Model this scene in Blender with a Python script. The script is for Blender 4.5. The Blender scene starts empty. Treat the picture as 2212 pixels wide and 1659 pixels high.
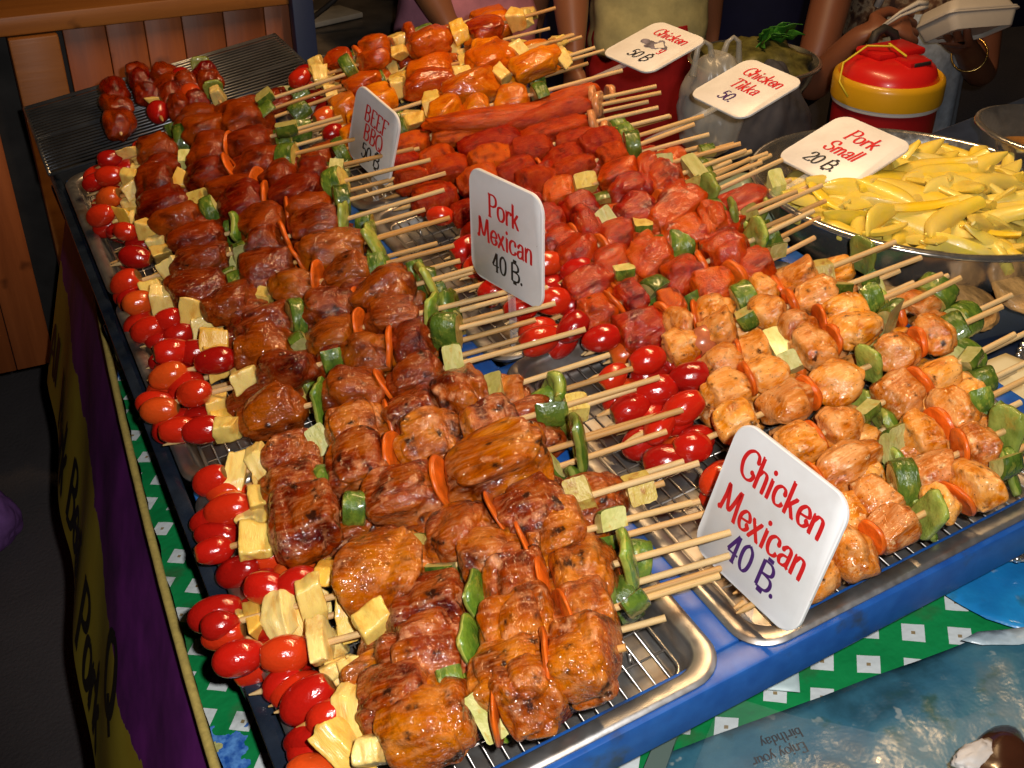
import bpy, bmesh, math, random
import numpy as np
from mathutils import Vector, Matrix, noise, Euler
PI = math.pi
sc = bpy.context.scene
col = sc.collection
rng = random.Random(7)

# ------------------------------------------------------------------ camera
ZR = 0.92                                # height of the tray rims
CAM = Vector((0, 0, ZR + 0.65))
F, CX, CY = 2500.0, 1106.0, 829.5        # focal length and centre in 2212 px photo units
W = Matrix(((0.88919439360353, -0.3631380300063618, 0.27832373514520536),
            (-0.43662148125639577, -0.49170423458837176, 0.7533847807005774),
            (-0.13672970594367612, -0.791427644733864, -0.5957745132707342)))
WI = W.transposed()
cam_d = bpy.data.cameras.new('camera')
cam = bpy.data.objects.new('camera', cam_d)
col.objects.link(cam)
cam_d.sensor_width = 36.0
cam_d.lens = 36.0 * F / 2212.0
cam_d.clip_start = 0.02
cam_d.clip_end = 300
R3 = Matrix((W.col[0], -W.col[1], -W.col[2])).transposed()
cam.matrix_world = Matrix.Translation(CAM) @ R3.to_4x4()
sc.camera = cam

# ------------------------------------------------------------------ world, night sky
world = bpy.data.worlds.new('World')
sc.world = world
world.use_nodes = True
wn = world.node_tree
sky = wn.nodes.new('ShaderNodeTexSky')
sky.sky_type = 'NISHITA'
sky.sun_disc = False
sky.sun_elevation = math.radians(-5)
sky.sun_rotation = math.radians(200)
wn.links.new(sky.outputs[0], wn.nodes['Background'].inputs[0])
wn.nodes['Background'].inputs[1].default_value = 0.06

# ------------------------------------------------------------------ lights: the camera's flash (the stall lamp comes with its fixture)
fl = bpy.data.lights.new('flash', 'SPOT')
fl.energy = 37
fl.spot_size = math.radians(75)
fl.spot_blend = 0.6
fl.shadow_soft_size = 0.012
fl.color = (1.0, 0.97, 0.94)
flo = bpy.data.objects.new('flash', fl)
col.objects.link(flo)
flo.matrix_world = Matrix.Translation(CAM + W @ Vector((0.055, -0.04, 0.0))) @ R3.to_4x4()
LAMP_W = 18.0

sc.view_settings.view_transform = 'Standard'
sc.view_settings.look = 'None'
sc.view_settings.exposure = 0.1
sc.view_settings.gamma = 1.0
sc.cycles.max_bounces = 7
sc.cycles.diffuse_bounces = 3
sc.cycles.glossy_bounces = 4
sc.cycles.transmission_bounces = 6
sc.cycles.transparent_max_bounces = 8
sc.cycles.sample_clamp_indirect = 4.0
sc.cycles.caustics_reflective = False
sc.cycles.caustics_refractive = False
sc.cycles.use_denoising = True

# ------------------------------------------------------------------ pixel <-> world
def ray(px, py): return W @ Vector(((px - CX) / F, (py - CY) / F, 1.0))
def P(px, py, z):
    d = ray(px, py)
    return CAM + d * ((z - CAM.z) / d.z)
def PY(px, py, y):
    d = ray(px, py)
    return CAM + d * (y / d.y)
def PN(px, py, p0, n):
    d = ray(px, py)
    return CAM + d * (n.dot(p0 - CAM) / n.dot(d))
def along(p0, p1, px):
    q0 = WI @ (p0 - CAM); dq = WI @ (p1 - p0)
    xv = (px - CX) / F
    return (xv * q0.z - q0.x) / (dq.x - xv * dq.z)
UP = Vector((0.15, 0.0, 0.988)).normalized()         # true vertical: the display frame stands a little askew
TILT = Matrix.Rotation(math.atan2(UP.x, UP.z), 3, 'Y')

# ------------------------------------------------------------------ objects
def link(name, me, mats=None, parent=None, loc=None, rot=None, smooth=True):
    o = bpy.data.objects.new(name, me)
    col.objects.link(o)
    if mats:
        if not isinstance(mats, (list, tuple)): mats = [mats]
        if not me.materials:
            for m in mats: me.materials.append(m)
    if parent: o.parent = parent
    if loc is not None: o.location = loc
    if rot is not None: o.rotation_euler = rot
    return o
def mesh_bm(bm, name='mesh', smooth=True):
    me = bpy.data.meshes.new(name)
    bm.to_mesh(me); bm.free()
    if smooth:
        for p in me.polygons: p.use_smooth = True
    return me
def tag(o, label, cat, group=None, kind=None):
    if label: o['label'] = label
    if cat: o['category'] = cat
    if group: o['group'] = group
    if kind: o['kind'] = kind
    return o
def thing(name, label, cat, loc=(0, 0, 0), group=None, rot=None):
    o = bpy.data.objects.new(name, None)
    o.empty_display_size = 0.02
    col.objects.link(o)
    o.location = loc
    if rot is not None: o.rotation_euler = rot
    return tag(o, label, cat, group)
def structure(o):
    o['kind'] = 'structure'; return o
def autosmooth(me, ang=40):
    for p in me.polygons: p.use_smooth = True
    try: me.set_sharp_from_angle(angle=math.radians(ang))
    except Exception: pass
    return me

# ------------------------------------------------------------------ shapes
def box(bm, c, s, rot=None, bevel=0.0, seg=2):
    g = bmesh.ops.create_cube(bm, size=1.0)
    vs = g['verts']
    M = Matrix.Translation(Vector(c)) @ (rot.to_4x4() if rot is not None else Matrix.Identity(4)) @ Matrix.Diagonal((*s, 1))
    bmesh.ops.transform(bm, matrix=M, verts=vs)
    if bevel > 0:
        es = list({e for v in vs for e in v.link_edges})
        bmesh.ops.bevel(bm, geom=es, offset=bevel, segments=seg, affect='EDGES', profile=0.5)
def tube(bm, pts, r, n=8, cap=True, closed=False):
    pts = [Vector(p) for p in pts]
    rs = r if isinstance(r, (list, tuple)) else [r] * len(pts)
    rings = []
    ref = None
    for i, p in enumerate(pts):
        a = pts[i - 1] if (i > 0 or closed) else p
        b = pts[(i + 1) % len(pts)] if (i < len(pts) - 1 or closed) else p
        t = (b - a).normalized()
        if ref is None:
            ref = t.orthogonal().normalized()
        ref = (ref - t * ref.dot(t)).normalized()
        s = t.cross(ref)
        rings.append([bm.verts.new(p + (ref * math.cos(2 * PI * k / n) + s * math.sin(2 * PI * k / n)) * rs[i]) for k in range(n)])
    m = len(rings)
    for i in range(m if closed else m - 1):
        A, B = rings[i], rings[(i + 1) % m]
        for k in range(n):
            bm.faces.new((A[k], A[(k + 1) % n], B[(k + 1) % n], B[k]))
    if cap and not closed:
        bm.faces.new(list(reversed(rings[0]))); bm.faces.new(rings[-1])
def lathe(bm, prof, n=48, cap_bottom=False, cap_top=False):
    rings = []
    for r, z in prof:
        rings.append([bm.verts.new((r * math.cos(2 * PI * k / n), r * math.sin(2 * PI * k / n), z)) for k in range(n)])
    for A, B in zip(rings, rings[1:]):
        for k in range(n):
            bm.faces.new((A[k], A[(k + 1) % n], B[(k + 1) % n], B[k]))
    if cap_bottom: bm.faces.new(list(reversed(rings[0])))
    if cap_top: bm.faces.new(rings[-1])
def rrect(x0, x1, y0, y1, r, z, n=6):
    out = []
    for cx, cy, a0 in ((x1 - r, y1 - r, 0), (x0 + r, y1 - r, PI / 2), (x0 + r, y0 + r, PI), (x1 - r, y0 + r, 1.5 * PI)):
        for k in range(n + 1):
            a = a0 + PI / 2 * k / n
            out.append(Vector((cx + r * math.cos(a), cy + r * math.sin(a), z)))
    return out
def loft(bm, loops, cap=True):
    rings = [[bm.verts.new(p) for p in L] for L in loops]
    n = len(rings[0])
    for A, B in zip(rings, rings[1:]):
        for k in range(n):
            bm.faces.new((A[k], A[(k + 1) % n], B[(k + 1) % n], B[k]))
    if cap: bm.faces.new(rings[-1])
    return rings
def solidify(o, t):
    m = o.modifiers.new('thickness', 'SOLIDIFY'); m.thickness = t; m.offset = -1
    return o

# ------------------------------------------------------------------ materials
def newmat(name):
    m = bpy.data.materials.new(name); m.use_nodes = True
    return m, m.node_tree, m.node_tree.nodes['Principled BSDF']
def nd(nt, typ, **kw):
    n = nt.nodes.new(typ)
    for k, v in kw.items():
        if k.startswith('i_'):
            key = k[2:]
            key = int(key) if key.isdigit() else key
            n.inputs[key].default_value = v
        else: setattr(n, k, v)
    return n
def c4(c): return (*c, 1.0)
def ramp(nt, fac, stops):
    r = nt.nodes.new('ShaderNodeValToRGB')
    el = r.color_ramp.elements
    while len(el) < len(stops): el.new(0.5)
    for e, (p, c) in zip(el, stops):
        e.position = p; e.color = c4(c) if len(c) == 3 else c
    nt.links.new(fac, r.inputs[0])
    return r.outputs[0]
def mixc(nt, fac, a, b, typ='MIX'):
    m = nt.nodes.new('ShaderNodeMix'); m.data_type = 'RGBA'; m.blend_type = typ
    for sock, v in ((m.inputs[0], fac), (m.inputs[6], a), (m.inputs[7], b)):
        if hasattr(v, 'is_output'): nt.links.new(v, sock)
        elif isinstance(v, (int, float)): sock.default_value = v
        else: sock.default_value = c4(v)
    return m.outputs[2]
def mth(nt, op, a, b=None):
    m = nt.nodes.new('ShaderNodeMath'); m.operation = op
    for i, v in enumerate((a, b)):
        if v is None: continue
        if hasattr(v, 'is_output'): nt.links.new(v, m.inputs[i])
        else: m.inputs[i].default_value = v
    return m.outputs[0]
def noise_tex(nt, vec, scale, detail=4, w=None, rough=0.55):
    n = nt.nodes.new('ShaderNodeTexNoise')
    n.noise_dimensions = '4D' if w is not None else '3D'
    n.inputs['Scale'].default_value = scale
    n.inputs['Detail'].default_value = detail
    n.inputs['Roughness'].default_value = rough
    nt.links.new(vec, n.inputs['Vector'])
    if w is not None: nt.links.new(w, n.inputs['W'])
    return n.outputs['Fac']
def coords(nt, kind='Object'):
    t = nt.nodes.new('ShaderNodeTexCoord')
    return t.outputs[kind]
def orand(nt, mul=17.0):
    o = nt.nodes.new('ShaderNodeObjectInfo')
    return mth(nt, 'MULTIPLY', o.outputs['Random'], mul), o.outputs['Random']
def bump(nt, b, h, strength, dist):
    n = nt.nodes.new('ShaderNodeBump')
    n.inputs['Strength'].default_value = strength
    n.inputs['Distance'].default_value = dist
    nt.links.new(h, n.inputs['Height'])
    nt.links.new(n.outputs[0], b.inputs['Normal'])
    return n
def simple(name, c, rough=0.5, metal=0.0, spec=0.5, coat=0.0, var=0.0, nscale=30.0, bmp=0.0, bdist=0.002, coord='Object', sss=0.0, rvar=0.0):
    m, nt, b = newmat(name)
    b.inputs['Base Color'].default_value = c4(c)
    b.inputs['Roughness'].default_value = rough
    b.inputs['Metallic'].default_value = metal
    b.inputs['Specular IOR Level'].default_value = spec
    b.inputs['Coat Weight'].default_value = coat
    b.inputs['Coat Roughness'].default_value = 0.08
    if sss:
        b.inputs['Subsurface Weight'].default_value = sss
        b.inputs['Subsurface Radius'].default_value = (0.006, 0.002, 0.001)
        b.inputs['Subsurface Scale'].default_value = 1.0
    if var or bmp or rvar:
        w, r = orand(nt)
        f = noise_tex(nt, coords(nt, coord), nscale, 5, w)
        if var:
            nt.links.new(ramp(nt, f, [(0.3, tuple(x * (1 - var) for x in c)), (0.7, tuple(min(1, x * (1 + var)) for x in c))]), b.inputs['Base Color'])
        if rvar:
            nt.links.new(mth(nt, 'ADD', mth(nt, 'MULTIPLY', f, rvar), max(0.02, rough - rvar / 2)), b.inputs['Roughness'])
        if bmp: bump(nt, b, f, bmp, bdist)
    return m

def meat_mat(name, dark, mid, light, char=0.62, rough=0.28, fine=26.0, speck=0.0, bs=0.9, scale=1.3, coat=0.95, pale=0.62, xs=1.0, cd=0.0045):
    m, nt, b = newmat(name)
    w, r = orand(nt)
    v = coords(nt)
    if xs != 1.0:
        mx_ = nd(nt, 'ShaderNodeMapping'); mx_.inputs['Scale'].default_value = (xs, 1, 1)
        nt.links.new(v, mx_.inputs[0]); v = mx_.outputs[0]
    big = noise_tex(nt, v, scale, 4, w, 0.5)
    base = ramp(nt, big, [(0.34, dark), (0.47, mid), (0.66, tuple(0.55 * p + 0.45 * q for p, q in zip(mid, light)))])
    # each chunk a little different in browning
    hs = nt.nodes.new('ShaderNodeHueSaturation')
    nt.links.new(base, hs.inputs['Color'])
    nt.links.new(mth(nt, 'ADD', mth(nt, 'MULTIPLY', r, 0.6), 0.72), hs.inputs['Value'])
    nt.links.new(mth(nt, 'ADD', mth(nt, 'MULTIPLY', r, 0.02), 0.49), hs.inputs['Hue'])
    hs.inputs['Saturation'].default_value = 1.12
    c = hs.outputs[0]
    # fibre streaks, then pale patches where the glaze is thin
    mp = nd(nt, 'ShaderNodeMapping'); mp.inputs['Scale'].default_value = (1.0, 6.0, 2.0); mp.inputs['Rotation'].default_value = (0.4, 0.3, 0.8)
    nt.links.new(v, mp.inputs[0])
    fib = noise_tex(nt, mp.outputs[0], 2.0, 5, w)
    c = mixc(nt, ramp(nt, fib, [(0.48, (0, 0, 0)), (0.75, (0.55, 0.55, 0.55))]), c, light)
    c = mixc(nt, ramp(nt, fib, [(0.28, (0.5, 0.5, 0.5)), (0.44, (0, 0, 0))]), c, dark)
    pn = noise_tex(nt, v, 1.9, 5, mth(nt, 'ADD', w, 2.7), 0.6)
    c = mixc(nt, ramp(nt, pn, [(pale, (0, 0, 0)), (pale + 0.13, (0.75, 0.75, 0.75))]), c, tuple(min(0.8, q * 1.15 + 0.03) for q in light))
    # char
    ch = noise_tex(nt, v, 2.1, 5, mth(nt, 'ADD', w, 5.3), 0.55)
    cf = ramp(nt, ch, [(char - 0.07, (0, 0, 0)), (char, (0.35, 0.35, 0.35)), (char + 0.06, (0.95, 0.95, 0.95))])
    c = mixc(nt, cf, c, (0.02, 0.006, 0.003))
    if speck:
        vo = nd(nt, 'ShaderNodeTexVoronoi'); vo.inputs['Scale'].default_value = 5.0
        nt.links.new(v, vo.inputs['Vector'])
        sp = ramp(nt, vo.outputs['Distance'], [(speck, (0.85, 0.85, 0.85)), (speck + 0.05, (0, 0, 0))])
        c = mixc(nt, sp, c, (0.05, 0.015, 0.006))
    nt.links.new(c, b.inputs['Base Color'])
    f1 = noise_tex(nt, v, fine * 0.22, 5, w, 0.6)
    f2 = noise_tex(nt, v, fine * 0.8, 3, w)
    bump(nt, b, mth(nt, 'ADD', mth(nt, 'ADD', f1, mth(nt, 'MULTIPLY', fib, 0.5)), mth(nt, 'MULTIPLY', f2, 0.3)), bs * 0.5, 0.006)
    cb = nd(nt, 'ShaderNodeBump'); cb.inputs['Strength'].default_value = min(1.0, bs); cb.inputs['Distance'].default_value = cd
    g1 = noise_tex(nt, v, 5.0, 2, mth(nt, 'ADD', w, 1.1), 0.5)
    g2 = noise_tex(nt, v, 11.0, 1, w)
    nt.links.new(mth(nt, 'ADD', mth(nt, 'ADD', g1, mth(nt, 'MULTIPLY', fib, 0.15)), mth(nt, 'MULTIPLY', g2, 0.5)), cb.inputs['Height'])
    nt.links.new(cb.outputs[0], b.inputs['Coat Normal'])
    rr = noise_tex(nt, v, 3.0, 4, w)
    nt.links.new(mth(nt, 'ADD', mth(nt, 'MULTIPLY', rr, 0.4), rough - 0.12), b.inputs['Roughness'])
    nt.links.new(ramp(nt, rr, [(0.35, (coat * 0.45,) * 3), (0.55, (coat,) * 3)]), b.inputs['Coat Weight'])
    b.inputs['Specular IOR Level'].default_value = 0.05
    b.inputs['Coat Roughness'].default_value = 0.115
    b.inputs['Coat IOR'].default_value = 1.65
    return m

M = {}
M['pork'] = meat_mat('glazed pork', (0.085, 0.009, 0.003), (0.29, 0.051, 0.010), (0.62, 0.27, 0.11), char=0.595, pale=0.565)
M['darkpork'] = meat_mat('dark pork', (0.065, 0.008, 0.003), (0.21, 0.033, 0.007), (0.44, 0.13, 0.038), char=0.63, rough=0.3, pale=0.63, cd=0.0036)
M['beef'] = meat_mat('beef', (0.070, 0.007, 0.003), (0.20, 0.024, 0.006), (0.34, 0.062, 0.013), char=0.70, rough=0.36, pale=0.72, coat=0.5, cd=0.0030)
M['redpork'] = meat_mat('red pork', (0.15, 0.006, 0.002), (0.42, 0.030, 0.005), (0.60, 0.115, 0.020), char=0.67, rough=0.27, pale=0.69, bs=1.0, coat=1.0, cd=0.0030)
M['chicken'] = meat_mat('chicken', (0.40, 0.10, 0.022), (0.64, 0.25, 0.085), (0.80, 0.49, 0.24), char=0.63, rough=0.3, speck=0.10, bs=0.7, pale=0.58, cd=0.0027)
M['kebab'] = meat_mat('minced kebab', (0.19, 0.011, 0.002), (0.40, 0.034, 0.005), (0.56, 0.11, 0.018), char=0.72, rough=0.45, fine=30, bs=1.0, coat=0.35, pale=0.66, xs=2.6, cd=0.0027)
M['tikka'] = meat_mat('tikka', (0.40, 0.055, 0.005), (0.62, 0.15, 0.010), (0.70, 0.26, 0.03), char=0.69, rough=0.32, speck=0.06, bs=0.6, pale=0.66, cd=0.0026)
M['tikkared'] = meat_mat('red tikka', (0.26, 0.024, 0.003), (0.46, 0.065, 0.007), (0.60, 0.15, 0.018), char=0.68, rough=0.32, speck=0.06, bs=0.6, pale=0.70, cd=0.0026)
M['sticky'] = meat_mat('sticky meat', (0.08, 0.005, 0.002), (0.20, 0.012, 0.003), (0.36, 0.05, 0.009), char=0.75, rough=0.18, coat=1.0, pale=0.8, cd=0.0026)

def tomato_mat():
    m, nt, b = newmat('tomato skin')
    w, r = orand(nt)
    v = coords(nt)
    x = nd(nt, 'ShaderNodeSeparateXYZ'); nt.links.new(v, x.inputs[0])
    body = ramp(nt, r, [(0.0, (0.30, 0.006, 0.004)), (0.55, (0.48, 0.011, 0.005)), (0.85, (0.55, 0.028, 0.006)), (1.0, (0.60, 0.09, 0.01))])
    n = noise_tex(nt, v, 2.0, 3, w)
    e = mth(nt, 'ADD', x.outputs[0], mth(nt, 'MULTIPLY', mth(nt, 'SUBTRACT', n, 0.5), 0.5))
    end = ramp(nt, e, [(0.80, (0, 0, 0)), (1.0, (1, 1, 1))])
    tc_ = mixc(nt, mth(nt, 'MULTIPLY', end, 0.6), body, (0.5, 0.22, 0.02))
    scar = ramp(nt, mth(nt, 'ADD', x.outputs[0], mth(nt, 'MULTIPLY', mth(nt, 'SUBTRACT', noise_tex(nt, v, 9.0, 2, w), 0.5), 0.03)), [(0.845, (0, 0, 0)), (0.872, (0.9, 0.9, 0.9))])
    nt.links.new(mixc(nt, scar, tc_, (0.13, 0.075, 0.02)), b.inputs['Base Color'])
    b.inputs['Roughness'].default_value = 0.16
    b.inputs['Coat Weight'].default_value = 0.6
    b.inputs['Coat Roughness'].default_value = 0.05
    b.inputs['Subsurface Weight'].default_value = 0.08
    b.inputs['Subsurface Radius'].default_value = (0.008, 0.0015, 0.0008)
    bump(nt, b, noise_tex(nt, v, 3.0, 4, w), 0.15, 0.01)
    return m
M['tomato'] = tomato_mat()
def pine_mat():
    m, nt, b = newmat('pineapple')
    w, r = orand(nt)
    v = coords(nt)
    base = ramp(nt, r, [(0.0, (0.80, 0.57, 0.12)), (0.5, (0.84, 0.66, 0.24)), (1.0, (0.82, 0.48, 0.05))])
    n = noise_tex(nt, v, 1.4, 5, w)
    base = mixc(nt, ramp(nt, n, [(0.50, (0, 0, 0)), (0.72, (0.85, 0.85, 0.85))]), base, (0.66, 0.30, 0.03))
    g = noise_tex(nt, v, 3.4, 4, mth(nt, 'ADD', w, 3.0))
    base = mixc(nt, ramp(nt, g, [(0.74, (0, 0, 0)), (0.80, (1, 1, 1))]), base, (0.12, 0.045, 0.01))
    nt.links.new(base, b.inputs['Base Color'])
    mp = nd(nt, 'ShaderNodeMapping'); mp.inputs['Scale'].default_value = (6, 6, 1.2)
    nt.links.new(v, mp.inputs[0])
    bump(nt, b, noise_tex(nt, mp.outputs[0], 2.2, 4, w), 0.2, 0.008)
    b.inputs['Roughness'].default_value = 0.3
    b.inputs['Coat Weight'].default_value = 0.35
    b.inputs['Coat Roughness'].default_value = 0.12
    b.inputs['Subsurface Weight'].default_value = 0.3
    b.inputs['Subsurface Radius'].default_value = (0.006, 0.004, 0.001)
    return m
M['pine'] = pine_mat()
def veg_mat(name, a, b_, patch, amount=0.55, rough=0.26, coat=0.4, scale=1.3):
    m, nt, b = newmat(name)
    w, r = orand(nt)
    v = coords(nt)
    n = noise_tex(nt, v, scale, 5, w)
    c = ramp(nt, n, [(0.35, a), (0.62, b_)])
    k = noise_tex(nt, v, scale * 1.5, 5, mth(nt, 'ADD', w, 4.0), 0.6)
    c = mixc(nt, ramp(nt, k, [(amount, (0, 0, 0)), (amount + 0.14, (0.85, 0.85, 0.85))]), c, patch)
    g = noise_tex(nt, v, scale * 2.6, 4, mth(nt, 'ADD', w, 9.0))
    c = mixc(nt, ramp(nt, g, [(0.70, (0, 0, 0)), (0.75, (0.9, 0.9, 0.9))]), c, (0.06, 0.025, 0.008))
    hs = nt.nodes.new('ShaderNodeHueSaturation'); nt.links.new(c, hs.inputs['Color'])
    nt.links.new(mth(nt, 'ADD', mth(nt, 'MULTIPLY', r, 0.6), 0.7), hs.inputs['Value'])
    nt.links.new(hs.outputs[0], b.inputs['Base Color'])
    b.inputs['Roughness'].default_value = rough; b.inputs['Coat Weight'].default_value = coat; b.inputs['Coat Roughness'].default_value = 0.1
    bump(nt, b, k, 0.3, 0.012)
    return m
M['zskin'] = veg_mat('zucchini skin', (0.035, 0.080, 0.010), (0.12, 0.19, 0.02), (0.30, 0.30, 0.04), 0.54)
M['zflesh'] = veg_mat('zucchini flesh', (0.42, 0.42, 0.11), (0.58, 0.56, 0.22), (0.50, 0.30, 0.04), 0.56, 0.38, 0.15)
M['zfleshbrown'] = veg_mat('grilled zucchini flesh', (0.50, 0.36, 0.06), (0.58, 0.46, 0.12), (0.34, 0.13, 0.02), 0.52, 0.38, 0.15)
M['pepper'] = veg_mat('green pepper', (0.045, 0.115, 0.010), (0.14, 0.24, 0.02), (0.30, 0.30, 0.035), 0.56)
M['pepperpale'] = veg_mat('pale green pepper', (0.17, 0.24, 0.03), (0.34, 0.38, 0.07), (0.42, 0.30, 0.04), 0.56)
M['carrot'] = simple('carrot', (0.66, 0.115, 0.008), 0.3, var=0.35, nscale=1.5, coat=0.2, bmp=0.25, bdist=0.01)
M['onion'] = simple('pink onion', (0.62, 0.26, 0.10), 0.25, var=0.4, nscale=2.0, coat=0.4)
M['ham'] = simple('sausage', (0.46, 0.13, 0.05), 0.25, var=0.3, nscale=1.5, coat=0.4)
def stick_mat():
    m, nt, b = newmat('bamboo')
    w, r = orand(nt)
    v = coords(nt)
    mp = nd(nt, 'ShaderNodeMapping'); mp.inputs['Scale'].default_value = (14, 400, 400)
    nt.links.new(v, mp.inputs[0])
    base = ramp(nt, r, [(0.0, (0.46, 0.25, 0.075)), (0.35, (0.66, 0.44, 0.17)), (0.75, (0.74, 0.55, 0.27)), (1.0, (0.60, 0.30, 0.07))])
    n = noise_tex(nt, mp.outputs[0], 1.0, 4, w)
    base = mixc(nt, ramp(nt, n, [(0.45, (0, 0, 0)), (0.75, (1, 1, 1))]), base, (0.34, 0.15, 0.04))
    st = noise_tex(nt, v, 3.5, 3, w)
    base = mixc(nt, ramp(nt, st, [(0.54, (0, 0, 0)), (0.70, (0.8, 0.8, 0.8))]), base, (0.40, 0.13, 0.02))
    nt.links.new(base, b.inputs['Base Color'])
    b.inputs['Roughness'].default_value = 0.5
    bump(nt, b, n, 0.3, 0.001)
    return m
M['stick'] = stick_mat()
def steel(name, c=(0.62, 0.60, 0.57), rough=0.3, stain=0.5):
    m, nt, b = newmat(name)
    v = coords(nt)
    mp = nd(nt, 'ShaderNodeMapping'); mp.inputs['Scale'].default_value = (1, 1, 1)
    nt.links.new(v, mp.inputs[0])
    n = noise_tex(nt, mp.outputs[0], 22.0, 6)
    g = noise_tex(nt, mp.outputs[0], 130.0, 4)
    s = ramp(nt, n, [(0.48, (0, 0, 0)), (0.66, (1, 1, 1))])
    nt.links.new(mixc(nt, mth(nt, 'MULTIPLY', s, stain), c, (0.36, 0.20, 0.06)), b.inputs['Base Color'])
    nt.links.new(mth(nt, 'ADD', mth(nt, 'MULTIPLY', g, 0.3), rough - 0.15), b.inputs['Roughness'])
    b.inputs['Metallic'].default_value = 0.92
    bump(nt, b, g, 0.12, 0.001)
    return m
M['tray'] = steel('tray aluminium', (0.46, 0.45, 0.44), 0.40, 0.6)
M['mirror'] = steel('polished steel', (0.72, 0.70, 0.66), 0.2, 0.08)
M['wire'] = simple('wire', (0.55, 0.52, 0.48), 0.3, metal=0.9)
M['rackwire'] = simple('dark wire', (0.30, 0.31, 0.33), 0.35, metal=0.9, var=0.3, nscale=20)
M['soot'] = simple('sooty steel', (0.03, 0.027, 0.025), 0.6, metal=0.3, var=0.5, nscale=14, bmp=0.3)
def blue_mat():
    m, nt, b = newmat('blue paint')
    v = coords(nt)
    n = noise_tex(nt, v, 60, 6)
    k = noise_tex(nt, v, 25, 5)
    c = ramp(nt, n, [(0.3, (0.009, 0.065, 0.28)), (0.7, (0.018, 0.105, 0.38))])
    c = mixc(nt, ramp(nt, k, [(0.58, (0, 0, 0)), (0.70, (0.9, 0.9, 0.9))]), c, (0.03, 0.045, 0.08))
    nt.links.new(c, b.inputs['Base Color'])
    b.inputs['Roughness'].default_value = 0.38
    bump(nt, b, n, 0.2, 0.001)
    return m
M['blue'] = blue_mat()
M['blueshade'] = simple('shaded blue paint', (0.012, 0.018, 0.03), 0.25, var=0.5, nscale=30, coat=0.3)  # shade on the left rail put into its paint colour; the legs share it
def plate_mat():
    m, nt, b = newmat('white sign plastic')
    v = coords(nt)
    w, r = orand(nt)
    n = noise_tex(nt, v, 30, 5, w); k = noise_tex(nt, v, 240, 3, w)
    c = ramp(nt, n, [(0.35, (0.70, 0.68, 0.66)), (0.6, (0.77, 0.76, 0.75))])
    c = mixc(nt, ramp(nt, k, [(0.735, (0, 0, 0)), (0.76, (0.6, 0.6, 0.6))]), c, (0.35, 0.22, 0.12))
    nt.links.new(c, b.inputs['Base Color'])
    nt.links.new(mth(nt, 'ADD', mth(nt, 'MULTIPLY', n, 0.3), 0.2), b.inputs['Roughness'])
    return m
M['plate'] = plate_mat()
M['ink_red'] = simple('red ink', (0.58, 0.012, 0.014), 0.45)
M['ink_blue'] = simple('violet ink', (0.055, 0.014, 0.12), 0.45)
M['ink_black'] = simple('black ink', (0.012, 0.010, 0.010), 0.5)
def clear(name, tint=(0.95, 0.96, 0.97), rough=0.05, alpha=0.22):
    m, nt, b = newmat(name)
    b.inputs['Base Color'].default_value = c4(tint)
    b.inputs['Roughness'].default_value = rough
    b.inputs['Alpha'].default_value = alpha
    b.inputs['Specular IOR Level'].default_value = 0.8
    return m
M['acrylic'] = clear('clear acrylic', (0.8, 0.82, 0.82), 0.08, 0.22)
M['film'] = clear('clear film', (0.4, 0.45, 0.48), 0.38, 0.05)
M['bag'] = clear('thin bag plastic', (0.45, 0.44, 0.40), 0.3, 0.45)

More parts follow.
